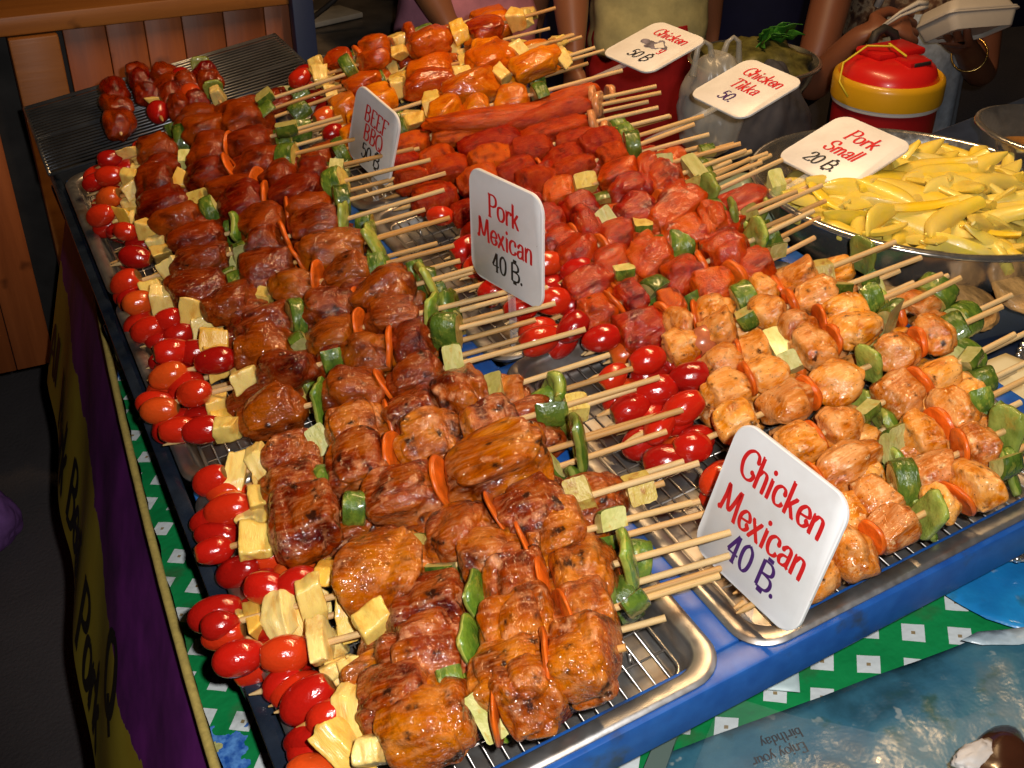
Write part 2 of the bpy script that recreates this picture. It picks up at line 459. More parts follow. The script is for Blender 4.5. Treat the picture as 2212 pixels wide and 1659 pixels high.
# ------------------------------------------------------------------ food meshes (unit size: x along the stick)
def chunk_mesh(kind, seed):
    r = random.Random(seed * 131 + sum(map(ord, kind)))
    bm = bmesh.new()
    bmesh.ops.create_icosphere(bm, subdivisions=5 if kind in ('pork',) else 4, radius=1.0)
    o = Vector((r.uniform(-50, 50), r.uniform(-50, 50), r.uniform(-50, 50)))
    cfg = dict(pork=(0.58, 0.15, 0.12, 0.010), darkpork=(0.60, 0.15, 0.10, 0.016), beef=(0.70, 0.17, 0.10, 0.040), redpork=(0.60, 0.16, 0.08, 0.028),
               chicken=(0.56, 0.14, 0.05, 0.014), kebab=(0.55, 0.10, 0.04, 0.060), tikka=(0.50, 0.12, 0.05, 0.016), sticky=(0.8, 0.2, 0.05, 0.04))[kind]
    e, big, crease, fine = cfg
    cuts = []
    if kind in ('chicken', 'tikka', 'redpork', 'darkpork'):
        for k in range(5 if kind in ('chicken', 'tikka') else 4):
            d = Vector((r.gauss(0, 0.7), r.gauss(0, 1), r.gauss(0, 1))).normalized()
            cuts.append((d, r.uniform(0.72, 0.95)))
    tap = r.uniform(-0.16, 0.16)
    cells = [(Vector((r.gauss(0, 0.8), r.gauss(0, 1), r.gauss(0, 1))).normalized(), r.uniform(0, 0.25)) for _ in range(r.choice((4, 5, 6)))]
    for v in bm.verts:
        p = v.co.copy()
        p3 = Vector((p.x * 3, p.y, p.z)) if kind == 'kebab' else p
        q = Vector([math.copysign(abs(c) ** e, c) for c in p])
        q = q * (0.5 + 0.5 / max(0.3, q.length)) * 0.98
        for d, k in cuts:
            t = q.dot(d) - k
            if t > 0: q -= d * t * 0.85
        n1 = noise.noise(p * 1.15 + o)
        n2 = noise.noise(p * 2.3 - o)
        f = 1 + big * (n1 * 1.3 + n2 * 0.7)
        if crease:
            w = (p + 0.30 * Vector((noise.noise(p * 1.7 + o * 1.3), noise.noise(p * 1.7 - o * 1.7), noise.noise(p * 1.7 + o * 2.1)))).normalized()
            ds = sorted((w - cd).length + cw for cd, cw in cells)
            g = min(1.0, (ds[1] - ds[0]) / 0.5)
            f += crease * (1.5 * g ** 0.55 - 1.0) + crease * 0.35 * (0.5 - ds[0])
            c1 = noise.noise(w * 2.6 + o * 0.7)
            f -= 0.22 * crease * math.exp(-(c1 / 0.07) ** 2)
        f += fine * (noise.noise(p3 * 5.5 + o) + 0.55 * noise.noise(p3 * 11 - o))
        q *= f
        q.y *= 1 + tap * q.x; q.z *= 1 - tap * q.x
        v.co = q
    return mesh_bm(bm, kind)
NV = dict(pork=14, darkpork=12, beef=10, redpork=10, chicken=12, kebab=5, tikka=10, sticky=5)
CH = {k: [chunk_mesh(k, i) for i in range(n)] for k, n in NV.items()}
CH['tikkared'] = [m.copy() for m in CH['tikka']]
for k, ms in CH.items():
    for me in ms: me.materials.append(M[k])
def tomato_mesh(seed):
    r = random.Random(seed)
    bm = bmesh.new()
    bmesh.ops.create_uvsphere(bm, u_segments=28, v_segments=20, radius=1.0)
    a = r.uniform(-0.13, 0.13)
    o = Vector((seed * 3.1, 0, 0))
    for v in bm.verts:
        p = Vector((v.co.z, v.co.x, v.co.y))
        s = 1 + a * p.x + 0.03 * noise.noise(p * 1.3 + o)
        d = 0.10 * max(0, p.x - 0.86) / 0.14
        v.co = Vector((p.x - d, p.y * s, p.z * s))
    me = mesh_bm(bm, 'tomato'); me.materials.append(M['tomato']); return me
TOM = [tomato_mesh(i) for i in range(6)]
def pine_mesh(seed):
    """a ragged wedge or chunk cut from a pineapple ring"""
    r = random.Random(seed + 400)
    bm = bmesh.new()
    n = r.choice((3, 4, 4, 5))
    a0 = r.uniform(0, 6)
    prof = []
    for k in range(n):
        a = a0 + 2 * PI * (k + r.uniform(-0.22, 0.22)) / n
        q = r.uniform(0.75, 1.2)
        prof.append((0.85 * q * math.cos(a), 1.05 * q * math.sin(a)))
    sk = (r.uniform(-0.25, 0.25), r.uniform(-0.25, 0.25)); sh = r.uniform(0.72, 1.0)
    vs0 = [bm.verts.new((-1 + r.uniform(-.25, .25), y, z)) for y, z in prof]
    vs1 = [bm.verts.new((1 + r.uniform(-.35, .25), y * sh + sk[0], z * sh + sk[1])) for y, z in prof]
    bm.faces.new(vs0); bm.faces.new(list(reversed(vs1)))
    for k in range(n): bm.faces.new((vs0[(k + 1) % n], vs0[k], vs1[k], vs1[(k + 1) % n]))
    bmesh.ops.bevel(bm, geom=bm.edges[:], offset=0.13, segments=3, affect='EDGES', profile=0.5)
    bmesh.ops.triangulate(bm, faces=bm.faces[:])
    for _ in range(2):
        bmesh.ops.subdivide_edges(bm, edges=[e for e in bm.edges if e.calc_length() > 0.22], cuts=2)
        bmesh.ops.triangulate(bm, faces=bm.faces[:])
    o = Vector((seed * 7.7, 3, 1))
    for v in bm.verts:
        p = v.co.copy()
        v.co *= 1 + 0.13 * noise.noise(p * 1.3 + o) + 0.018 * noise.noise(Vector((p.x * 7, p.y * 7, p.z * 2)) + o) + 0.02 * noise.noise(p * 9 + o)
    bmesh.ops.recalc_face_normals(bm, faces=bm.faces[:])
    me = mesh_bm(bm, 'pineapple'); autosmooth(me, 60); me.materials.append(M['pine']); return me
PINE = [pine_mesh(i) for i in range(16)]
def zuc_mesh(seed):
    """a half or quarter round of zucchini: green skin on the round side, pale flesh on the cut sides"""
    r = random.Random(seed + 900)
    bm = bmesh.new()
    full = seed % 4 == 3
    ang = 2 * PI if full else (PI * r.uniform(0.85, 1.1) if seed % 2 else PI * 0.6)
    n = 18
    def ring(x, s):
        pts = [Vector((x, s * math.cos(ang * k / n - ang / 2), s * math.sin(ang * k / n - ang / 2))) for k in range(n + (0 if full else 1))]
        return pts
    L = [(-1, 0.86), (-0.88, 0.97), (-0.3, 1.0), (0.3, 1.0), (0.88, 0.97), (1, 0.86)]
    rings = [[bm.verts.new(p) for p in ring(x, s)] for x, s in L]
    m = len(rings[0])
    for i, (A, B) in enumerate(zip(rings, rings[1:])):
        for k in range(m if full else m - 1):
            f = bm.faces.new((A[k], A[(k + 1) % m], B[(k + 1) % m], B[k])); f.material_index = 0
    ca = bm.verts.new((-1, 0.02, 0)); cb = bm.verts.new((1, 0.02, 0))
    for k in range(m if full else m - 1):
        f = bm.faces.new((ca, rings[0][(k + 1) % m], rings[0][k])); f.material_index = 1
        f = bm.faces.new((cb, rings[-1][k], rings[-1][(k + 1) % m])); f.material_index = 1
    if not full:
        for side, inv in ((0, 0), (m - 1, 1)):
            loop = [ca] + [R[side] for R in rings] + [cb]
            f = bm.faces.new(loop if inv == 0 else list(reversed(loop))); f.material_index = 1
    bmesh.ops.recalc_face_normals(bm, faces=bm.faces[:])
    bmesh.ops.subdivide_edges(bm, edges=bm.edges[:], cuts=1, use_grid_fill=True)
    o = Vector((seed * 5.5, 1, 2))
    cx = 0 if full else 0.45
    for v in bm.verts:
        v.co *= 1 + 0.06 * noise.noise(v.co * 1.7 + o) + 0.02 * noise.noise(v.co * 6 + o)
        v.co.y -= cx
    me = mesh_bm(bm, 'zucchini'); autosmooth(me, 38)
    me.materials.append(M['zskin']); me.materials.append(M['zfleshbrown'] if seed % 3 == 0 else M['zflesh']); return me
ZUC = [zuc_mesh(i) for i in range(8)]
def pepper_mesh(seed):
    """a square of bell pepper: a thick curved plate"""
    r = random.Random(seed + 1500)
    bm = bmesh.new()
    n = 12
    a = r.uniform(0.25, 0.7)
    top, bot = [], []
    o = Vector((seed * 4.4, 2, 7))
    for i in range(n + 1):
        for j in range(n + 1):
            u, v = 2 * i / n - 1, 2 * j / n - 1
            k = 1 - 0.18 * (abs(u) ** 6 + 0) * (abs(v) ** 6)
            y = u * k * (1 + 0.15 * noise.noise(Vector((v * 1.2, seed, 0)))); z = v * k * (1 + 0.15 * noise.noise(Vector((u * 1.2, seed + 9, 0))))
            x = a * (1 - 0.8 * u * u - 0.25 * v * v) + 0.12 * noise.noise(Vector((u * 2, v * 2, seed)))
            e = max(abs(u), abs(v)) ** 8
            top.append(bm.verts.new((x + 0.55 * (1 - 0.6 * e), y, z)))
            bot.append(bm.verts.new((x - 0.55 * (1 - 0.6 * e), y * 0.97, z * 0.97)))
    I = lambda i, j: i * (n + 1) + j
    for i in range(n):
        for j in range(n):
            bm.faces.new((top[I(i, j)], top[I(i + 1, j)], top[I(i + 1, j + 1)], top[I(i, j + 1)])).material_index = 0
            bm.faces.new((bot[I(i, j)], bot[I(i, j + 1)], bot[I(i + 1, j + 1)], bot[I(i + 1, j)])).material_index = 1
    edge = [I(i, 0) for i in range(n)] + [I(n, j) for j in range(n)] + [I(i, n) for i in range(n, 0, -1)] + [I(0, j) for j in range(n, 0, -1)]
    for k in range(len(edge)):
        p, q = edge[k], edge[(k + 1) % len(edge)]
        bm.faces.new((top[p], top[q], bot[q], bot[p])).material_index = 1
    bmesh.ops.recalc_face_normals(bm, faces=bm.faces[:])
    me = mesh_bm(bm, 'pepper')
    me.materials.append(M['pepper'] if seed % 3 else M['pepperpale']); me.materials.append(M['pepperpale']); return me
PEP = [pepper_mesh(i) for i in range(6)]
def carrot_mesh(seed, mat='carrot'):
    bm = bmesh.new()
    lathe(bm, [(0.02, -1), (0.7, -1), (0.9, -0.92), (1.0, -0.5), (1.0, 0.5), (0.9, 0.92), (0.7, 1), (0.02, 1)], 26, True, True)
    o = Vector((seed * 2.2, 4, 4))
    for v in bm.verts:
        p = v.co.copy()
        b = 0.35 * noise.noise(Vector((p.x * 1.1, p.y * 1.1, seed)))
        v.co = Vector((p.z + b * 2, p.x, p.y)) * 1.0
        v.co.y *= 1 + 0.12 * noise.noise(p + o); v.co.z *= 1 + 0.12 * noise.noise(p - o)
    bmesh.ops.recalc_face_normals(bm, faces=bm.faces[:])
    me = mesh_bm(bm, 'carrot'); autosmooth(me, 50); me.materials.append(M[mat]); return me
CAR = [carrot_mesh(i) for i in range(5)]
ONI = [carrot_mesh(i + 20, 'onion') for i in range(3)]
HAM = [carrot_mesh(i + 30, 'ham') for i in range(3)]
bm = bmesh.new(); tube(bm, [(-1, 0, 0), (-0.94, 0, 0), (1, 0, 0)], [0.25, 1, 1], 10)
STICK = mesh_bm(bm, 'stick'); autosmooth(STICK, 40); STICK.materials.append(M['stick'])

PARTS = dict(t=('cherry_tomato', TOM), p=('pineapple_piece', PINE), z=('zucchini_piece', ZUC), g=('pepper_piece', PEP), c=('carrot_slice', CAR), o=('onion_slice', ONI), h=('sausage_slice', HAM))
def place(me, name, parent, X, c, sx, sy, sz, roll, tiltv=0.0):
    """X: unit direction of the stick; the mesh's x axis lies along it"""
    x = X.normalized()
    y = Vector((0, 0, 1)).cross(x).normalized()
    z = x.cross(y)
    R = Matrix((x, y, z)).transposed()
    if tiltv: R = R @ Euler((0, rng.uniform(-tiltv, tiltv), rng.uniform(-tiltv, tiltv))).to_matrix()
    R = R @ Matrix.Rotation(roll, 3, 'X')
    o = bpy.data.objects.new(name, me)
    col.objects.link(o)
    o.parent = parent
    o.location = c - parent.location
    o.rotation_euler = R.to_euler()
    o.scale = (sx, sy, sz)
    return o
def skewer(name, label, cat, group, meat, T, E, items, rad, zt=0.012, ze=0.055, stick=True):
    p0 = P(T[0], T[1], ZR + zt); p1 = P(E[0], E[1], ZR + ze)
    d = p1 - p0; L = d.length; X = d / L
    root = thing(name, label, cat, p0, group)
    mid = (p0 + p1) / 2
    place(STICK, 'bamboo_stick', root, X, mid, L / 2, 0.0026, 0.0026, rng.uniform(0, 6))
    pxm = lambda px: along(p0, p1, px) * L
    for it in items.split():
        k = it[0]
        a, b = [float(q) for q in it[1:].split('-')]
        s0, s1 = pxm(a), pxm(b)
        c = p0 + X * ((s0 + s1) / 2) + Vector((rng.uniform(-1, 1), rng.uniform(-1, 1), rng.uniform(-1, 1))) * 0.003
        ln = abs(s1 - s0)
        if k == 't':
            r = rng.uniform(0.0116, 0.0150)
            place(rng.choice(TOM), 'cherry_tomato', root, X if rng.random() < 0.5 else -X, c + Vector((0, rng.uniform(-0.006, 0.006), rng.uniform(-0.002, 0.006))), r * rng.uniform(1.30, 1.62), r, r * rng.uniform(0.94, 1.0), rng.uniform(0, 6), 0.35)
        elif k == 'p':
            place(rng.choice(PINE), 'pineapple_piece', root, X, c, max(0.006, min(0.012, ln * 0.42)), rng.uniform(0.015, 0.021), rng.uniform(0.021, 0.028) * (1.0 if rad > 0.025 else 0.85), rng.uniform(0, 6), 0.35)
        elif k == 'z':
            r = rng.uniform(0.016, 0.021)
            place(rng.choice(ZUC), 'zucchini_piece', root, X, c, max(0.008, min(0.014, ln * 0.48)), r, r, rng.uniform(0, 6), 0.35)
        elif k == 'g' and rng.random() < 0.6:
            place(rng.choice(ZUC), 'zucchini_piece', root, X, c, max(0.009, min(0.015, ln * 0.45)), rng.uniform(0.012, 0.017), rng.uniform(0.016, 0.023), rng.choice((0, PI)) + rng.uniform(-0.7, 0.7), 0.35)
        elif k == 'g':
            place(rng.choice(PEP), 'pepper_piece', root, X, c, max(0.007, min(0.011, ln * 0.40)), rng.uniform(0.013, 0.018), rng.uniform(0.019, 0.026), rng.uniform(-0.6, 0.6), 0.35)
        elif k in 'coh':
            nm, ms = PARTS[k]
            r = rng.uniform(0.8, 1.0) * min(rad * 0.95, 0.027)
            place(rng.choice(ms), nm, root, X, c, max(0.0022, min(0.0045, ln * 0.3)) if k != 'h' else 0.008, r, r, rng.uniform(0, 6), 0.3)
        else:
            mk = meat if k == 'm' else {'r': 'tikkared'}[k]
            w = rad * rng.uniform(0.84, 1.16)
            place(rng.choice(CH[mk]), 'meat_piece', root, X, c, ln * rng.uniform(0.49, 0.57), w * rng.uniform(1.02, 1.22), w * rng.uniform(0.80, 0.98), rng.choice((0, PI)) + rng.uniform(-0.45, 0.45), 0.13)
    return root
# ------------------------------------------------------------------ ground
bm = bmesh.new()
bmesh.ops.create_grid(bm, x_segments=2, y_segments=2, size=40)
m, nt, b = newmat('asphalt')
v = coords(nt)
n1 = noise_tex(nt, v, 3.0, 6); n2 = noise_tex(nt, v, 120, 4)
nt.links.new(mixc(nt, n2, ramp(nt, n1, [(0.3, (0.08, 0.068, 0.070)), (0.7, (0.17, 0.145, 0.145))]), (0.12, 0.105, 0.105)), b.inputs['Base Color'])
b.inputs['Roughness'].default_value = 0.8
bump(nt, b, n2, 0.6, 0.004)
structure(link('ground', mesh_bm(bm, 'ground', False), m))

# ------------------------------------------------------------------ table and its printed cloth
TZ = 0.83
EDGE = -0.048
def edge(y): return -0.058 + 0.052 * (max(0.0, y - 0.6) / 0.95) ** 1.5      # the cloth's edge wanders a little
t = thing('stall_table', 'long folding table under the green printed cloth, carrying the whole display', 'table', (0.4, 1.1, 0))
wood_dark = simple('dark plywood', (0.05, 0.03, 0.02), 0.6)
bm = bmesh.new(); box(bm, (-0.065, 0.06, TZ - 0.02), (0.66, 1.76, 0.025), bevel=0.003)
link('table_top', mesh_bm(bm, smooth=False), wood_dark, t)
for x in (-0.40, 0.22):
    for y in (-0.75, 0.85):
        bm = bmesh.new(); tube(bm, [(x, y, 0), (x, y, TZ - 0.035)], 0.014, 10)
        link('leg', mesh_bm(bm), M['rackwire'], t)
def cloth_mat():
    m, nt, b = newmat('printed green oilcloth')
    v = coords(nt)
    # lattice of white lozenges
    mp = nd(nt, 'ShaderNodeMapping'); mp.inputs['Rotation'].default_value = (0, 0, math.radians(38)); mp.inputs['Scale'].default_value = (29, 29, 1)
    nt.links.new(v, mp.inputs[0])
    sp = nd(nt, 'ShaderNodeSeparateXYZ'); nt.links.new(mp.outputs[0], sp.inputs[0])
    fx = mth(nt, 'ABSOLUTE', mth(nt, 'SUBTRACT', mth(nt, 'FRACT', sp.outputs[0]), 0.5))
    fy = mth(nt, 'ABSOLUTE', mth(nt, 'SUBTRACT', mth(nt, 'FRACT', sp.outputs[1]), 0.5))
    mx = mth(nt, 'MAXIMUM', fx, fy)
    loz = mth(nt, 'LESS_THAN', mx, 0.25)
    dot = mth(nt, 'LESS_THAN', mx, 0.045)
    n = noise_tex(nt, v, 12, 4)
    g = ramp(nt, n, [(0.3, (0.005, 0.17, 0.045)), (0.7, (0.008, 0.24, 0.065))])
    c = mixc(nt, loz, g, (0.58, 0.62, 0.62))
    c = mixc(nt, dot, c, (0.28, 0.20, 0.10))
    # sparse flowers: blue petals round a pale yellow heart
    vo = nd(nt, 'ShaderNodeTexVoronoi'); vo.inputs['Scale'].default_value = 6.5; vo.inputs['Randomness'].default_value = 0.75
    ds = noise_tex(nt, v, 55, 3)
    nt.links.new(v, vo.inputs['Vector'])
    d = mth(nt, 'ADD', vo.outputs['Distance'], mth(nt, 'MULTIPLY', mth(nt, 'SUBTRACT', ds, 0.5), 0.24))
    st = noise_tex(nt, v, 160, 3)
    blue = ramp(nt, st, [(0.35, (0.015, 0.08, 0.36)), (0.65, (0.10, 0.27, 0.62))])
    yel = ramp(nt, st, [(0.35, (0.34, 0.33, 0.10)), (0.65, (0.55, 0.53, 0.24))])
    c = mixc(nt, mth(nt, 'LESS_THAN', d, 0.27), c, blue)
    c = mixc(nt, mth(nt, 'LESS_THAN', d, 0.20), c, yel)
    nt.links.new(c, b.inputs['Base Color'])
    b.inputs['Roughness'].default_value = 0.3
    b.inputs['Coat Weight'].default_value = 0.25
    gr = noise_tex(nt, v, 26, 6)
    c2 = mixc(nt, ramp(nt, gr, [(0.56, (0, 0, 0)), (0.72, (0.55, 0.55, 0.55))]), c, (0.05, 0.055, 0.03))
    nt.links.new(c2, b.inputs['Base Color'])
    bump(nt, b, noise_tex(nt, v, 18, 4), 0.5, 0.012)
    return m
M['cloth'] = cloth_mat()
bm = bmesh.new()
nx, ny = 60, 120
X0, X1, Y0, Y1 = EDGE, 0.675, 0.26, 2.02
def cz(x, y):
    return TZ + 0.0015 + 0.0035 * (noise.noise(Vector((x * 14, y * 11, 0))) + 0.6 * noise.noise(Vector((x * 40, y * 30, 3))) + 1.0) * 0.6
grid = [[bm.verts.new((edge(Y0 + (Y1 - Y0) * j / ny) * (1 - i / nx) + X1 * i / nx + (0.004 * noise.noise(Vector((0, j * 0.35, 5))) if i == 0 else 0), Y0 + (Y1 - Y0) * j / ny, cz(X0 + (X1 - X0) * i / nx, Y0 + (Y1 - Y0) * j / ny))) for j in range(ny + 1)] for i in range(nx + 1)]
for i in range(nx):
    for j in range(ny):
        bm.faces.new((grid[i][j], grid[i + 1][j], grid[i + 1][j + 1], grid[i][j + 1]))
tc = link('tablecloth', mesh_bm(bm), M['cloth'])
tag(tc, 'green oilcloth printed with white lozenges and flowers, spread over the stall table', 'tablecloth')

# purple and yellow banner hanging from the table's edge
HANG = Vector((-0.42, 0.0, -0.907)).normalized()
def banner_pt(y, L):
    w = 0.010 * noise.noise(Vector((y * 4, L * 2, 0))) + 0.004 * math.sin(y * 17 + L * 5) * L / 0.3
    return Vector((edge(y) - 0.004, y, TZ)) + HANG * L + Vector((w * min(1, L * 6), 0, 0))
bn = thing('banner', 'purple and yellow cloth banner with black lettering hanging down the side of the table', 'banner', (EDGE, 1.1, TZ))
BL = 0.45
def sheet(fn, u0, u1, v0, v1, nu, nv, org):
    bm = bmesh.new()
    g = [[bm.verts.new(fn(u0 + (u1 - u0) * i / nu, v0 + (v1 - v0) * j / nv) - org) for j in range(nv + 1)] for i in range(nu + 1)]
    for i in range(nu):
        for j in range(nv):
            bm.faces.new((g[i][j], g[i][j + 1], g[i + 1][j + 1], g[i + 1][j]))
    return bm
m, nt, b = newmat('banner print')
v = coords(nt)
sp = nd(nt, 'ShaderNodeSeparateXYZ'); nt.links.new(v, sp.inputs[0])
nz = noise_tex(nt, v, 9, 4)
pur = ramp(nt, noise_tex(nt, v, 16, 5), [(0.3, (0.12, 0.012, 0.15)), (0.7, (0.30, 0.03, 0.34))])
yel = ramp(nt, noise_tex(nt, v, 8, 3), [(0.3, (0.52, 0.34, 0.02)), (0.7, (0.68, 0.52, 0.04))])
h = mth(nt, 'ADD', sp.outputs[2], mth(nt, 'MULTIPLY', mth(nt, 'SUBTRACT', nz, 0.5), 0.10))
yy = mth(nt, 'MULTIPLY', sp.outputs[1], 0.10)
lower = mth(nt, 'LESS_THAN', h, -0.20)
lower2 = mth(nt, 'GREATER_THAN', sp.outputs[2], -0.425)
nt.links.new(mixc(nt, mth(nt, 'MULTIPLY', lower, lower2), pur, yel), b.inputs['Base Color'])
b.inputs['Roughness'].default_value = 0.55
M['banner'] = m
link('printed_sheet', mesh_bm(sheet(banner_pt, 0.27, 1.98, 0.0, BL, 140, 30, bn.location)), M['banner'], bn)
bm = bmesh.new()
tube(bm, [banner_pt(0.27 + i * 0.02, 0.0) + Vector((-0.001, 0, 0.004 + 0.002 * noise.noise(Vector((i * 0.5, 0, 0))))) - bn.location for i in range(87)], 0.0042, 8)
link('hem_piping', mesh_bm(bm), simple('yellow piping', (0.52, 0.38, 0.10), 0.6, var=0.2, nscale=200), bn)

# ------------------------------------------------------------------ drawn letters: pen strokes swept with a broad nib
GL = {
 'C': ('64,74 58,92 38,98 16,82 7,50 16,16 38,3 58,10 64,28 54,34', .70, '64,74 55,33'),
 'c': ('46,48 40,60 24,62 9,46 9,18 22,2 40,5 48,18', .53, '45,47'),
 'h': ('10,100 10,0|10,40 22,60 38,58 43,42 43,0|3,98 10,100|4,0 17,0|37,0 50,0', .54, ''),
 'i': ('12,60 12,0|5,58 12,60|5,0 19,0', .25, '12,84'),
 'k': ('10,100 10,0|12,22 40,60|20,34 42,0|3,98 10,100|4,0 17,0|36,0 50,0|34,60 46,60', .53, ''),
 'e': ('9,32 44,38 40,56 25,63 9,46 8,20 20,3 36,4 47,18 40,24', .52, '41,23'),
 'n': ('10,60 10,0|10,40 22,60 38,58 43,42 43,0|3,59 10,60|4,0 17,0|37,0 50,0', .54, ''),
 'M': ('10,8 16,60 18,98 44,20 70,98 74,50 78,0|3,10 10,8|10,98 18,98|70,98 80,98|71,0 87,0', .90, '6,14'),
 'x': ('6,60 44,0|42,60 6,0|2,60 12,60|38,60 48,60|0,0 12,0|38,0 50,0', .53, ''),
 'a': ('12,50 26,62 40,56 42,36 42,8 50,0|42,34 18,30 8,16 16,2 32,4 42,16', .53, '13,49'),
 'P': ('14,100 14,0|14,98 42,98 58,84 56,60 36,48 16,50|4,98 14,100|4,0 26,0', .64, ''),
 'o': ('28,62 10,52 8,22 20,2 38,4 50,24 46,52 28,62', .58, ''),
 'r': ('10,60 10,0|10,38 22,58 36,58|3,59 10,60|4,0 18,0', .42, '37,54'),
 'S': ('54,78 46,96 24,98 10,80 18,58 44,46 54,26 40,4 18,4 8,20', .62, '54,78 8,22'),
 'm': ('10,60 10,0|10,40 22,60 34,54 37,38 37,0|37,40 50,60 62,54 65,38 65,0|4,0 17,0|31,0 44,0|59,0 72,0', .77, ''),
 'l': ('10,100 10,0|3,98 10,100|4,0 17,0', .22, ''),
 'B': ('14,100 14,0|14,99 40,98 52,84 46,62 16,54|16,54 46,50 58,28 46,4 14,1', .66, ''),
 'E': ('14,100 14,0|14,98 52,98 54,86|14,52 40,52|14,1 54,2 56,16', .62, ''),
 'F': ('14,100 14,0|14,98 52,98 54,86|14,52 40,52|6,0 22,0', .60, ''),
 'Q': ('38,100 12,82 6,48 18,12 40,1 64,20 68,56 56,90 38,100|40,24 58,6 74,-8', .78, ''),
 'T': ('34,98 34,0|4,84 6,98 62,98 64,84|24,0 44,0', .68, ''),
 '0': ('28,98 10,80 6,48 12,16 28,2 44,16 50,48 46,80 28,98', .58, ''),
 '2': ('8,76 16,96 36,98 48,80 40,54 20,28 6,2|6,4 50,4 52,16', .58, '9,76'),
 '4': ('36,98 4,32|4,30 54,30|38,98 38,0|28,0 48,0', .60, ''),
 '5': ('46,97 14,97 12,56|12,56 30,66 48,50 48,20 30,2 10,8', .58, '10,14'),
 '\u0e3f': ('8,98 8,2|8,97 40,96 56,80 50,60 10,52|10,52 54,47 64,26 50,5 8,2|24,116 24,102|36,116 36,102|24,0 24,-14|36,0 36,-14', .70, ''),
 '.': ('', .28, '10,5'),
 'j': ('12,60 12,-18 2,-26', .22, '12,82'), 'y': ('6,60 24,4|44,60 18,-24 6,-24', .5, ''), 'u': ('9,60 9,16 20,2 36,10 42,24|42,60 42,0', .54, ''),
 'b': ('10,100 10,2|10,40 26,62 44,50 46,20 30,2 10,12', .54, ''), 't': ('18,90 18,12 30,2|6,60 32,60', .38, ''), 'd': ('42,100 42,0|42,40 26,62 10,50 8,20 22,2 42,14', .54, ''),
 'A': ('4,0 34,98 62,0|16,36 52,36|0,0 12,0|54,0 72,0', .72, ''),
 'f': ('36,92 24,98 16,84 16,0|4,58 32,58|8,0 26,0', .38, ''), 'g': ('40,48 26,62 10,50 8,24 20,6 40,14|42,60 42,-14 26,-26 8,-18', .54, ''),
}
def smooth_poly(pts, n=7):
    if len(pts) < 3: return pts
    out = []
    for i in range(len(pts) - 1):
        p0 = pts[max(0, i - 1)]; p1 = pts[i]; p2 = pts[i + 1]; p3 = pts[min(len(pts) - 1, i + 2)]
        for k in range(n):
            t = k / n
            out.append(0.5 * ((2 * p1) + (p2 - p0) * t + (2 * p0 - 5 * p1 + 4 * p2 - p3) * t * t + (3 * p1 - p0 - 3 * p2 + p3) * t ** 3))
    out.append(pts[-1]); return out
def text_bm(bm, s, org, ex, ey, height, thick=0.155, thin=0.075, fn=None, lift=0.0004, spacing=1.0, hstep=0.00002):
    """letters written from org along ex; fn maps an (x, y) on the sheet to a point, else org + ex*x + ey*y"""
    nrm = ex.cross(ey).normalized()
    pen = 0.0
    cnt = 0
    put = fn or (lambda x, y: org + ex * x + ey * y)
    for chh in s:
        if chh == ' ': pen += 0.35; continue
        st, adv, blobs = GL[chh]
        for stroke in [q for q in st.split('|') if q]:
            pts = [Vector([float(c) / 100 for c in q.split(',')]) for q in stroke.split()]
            pts = smooth_poly(pts)
            L, Rr = [], []
            h = lift + hstep * (cnt % 12); cnt += 1
            for i, p in enumerate(pts):
                d = (pts[min(i + 1, len(pts) - 1)] - pts[max(i - 1, 0)])
                d = d.normalized() if d.length > 1e-6 else Vector((0, 1))
                w = thin + (thick - thin) * abs(d.y) ** 1.3
                pr = Vector((-d.y, d.x)) * w / 2
                a, c = p + pr, p - pr
                L.append(bm.verts.new(put((pen + a.x) * height, a.y * height) + nrm * h))
                Rr.append(bm.verts.new(put((pen + c.x) * height, c.y * height) + nrm * h))
            for i in range(len(pts) - 1):
                bm.faces.new((L[i], Rr[i], Rr[i + 1], L[i + 1]))
        for bl in blobs.split():
            p = Vector([float(c) / 100 for c in bl.split(',')])
            h = lift + hstep * (cnt % 12); cnt += 1
            r = 0.085
            bm.faces.new([bm.verts.new(put((pen + p.x + r * math.cos(a)) * height, (p.y + r * math.sin(a)) * height) + nrm * h) for a in [2 * PI * k / 14 for k in range(14)]])
        pen += adv * spacing
    return pen * height
def text_width(s, spacing=1.0):
    return sum(0.35 if c == ' ' else GL[c][1] * spacing for c in s)

def banner_text(s, y0, L0, height, name='lettering'):
    bm = bmesh.new()
    text_bm(bm, s, Vector(), Vector((0, -1, 0)), -HANG, height, thick=0.2, thin=0.12, fn=lambda x, y: banner_pt(y0 - x, L0 - y) - bn.location, lift=0.0015)
    link(name, mesh_bm(bm, smooth=False), M['ink_black'], bn)
banner_text('All', 1.97, 0.40, 0.085)
banner_text('Pork', 1.80, 0.42, 0.10)
banner_text('Beef', 1.545, 0.42, 0.10)
banner_text('Pork', 1.27, 0.42, 0.10)
banner_text('Q', 1.04, 0.29, 0.10)

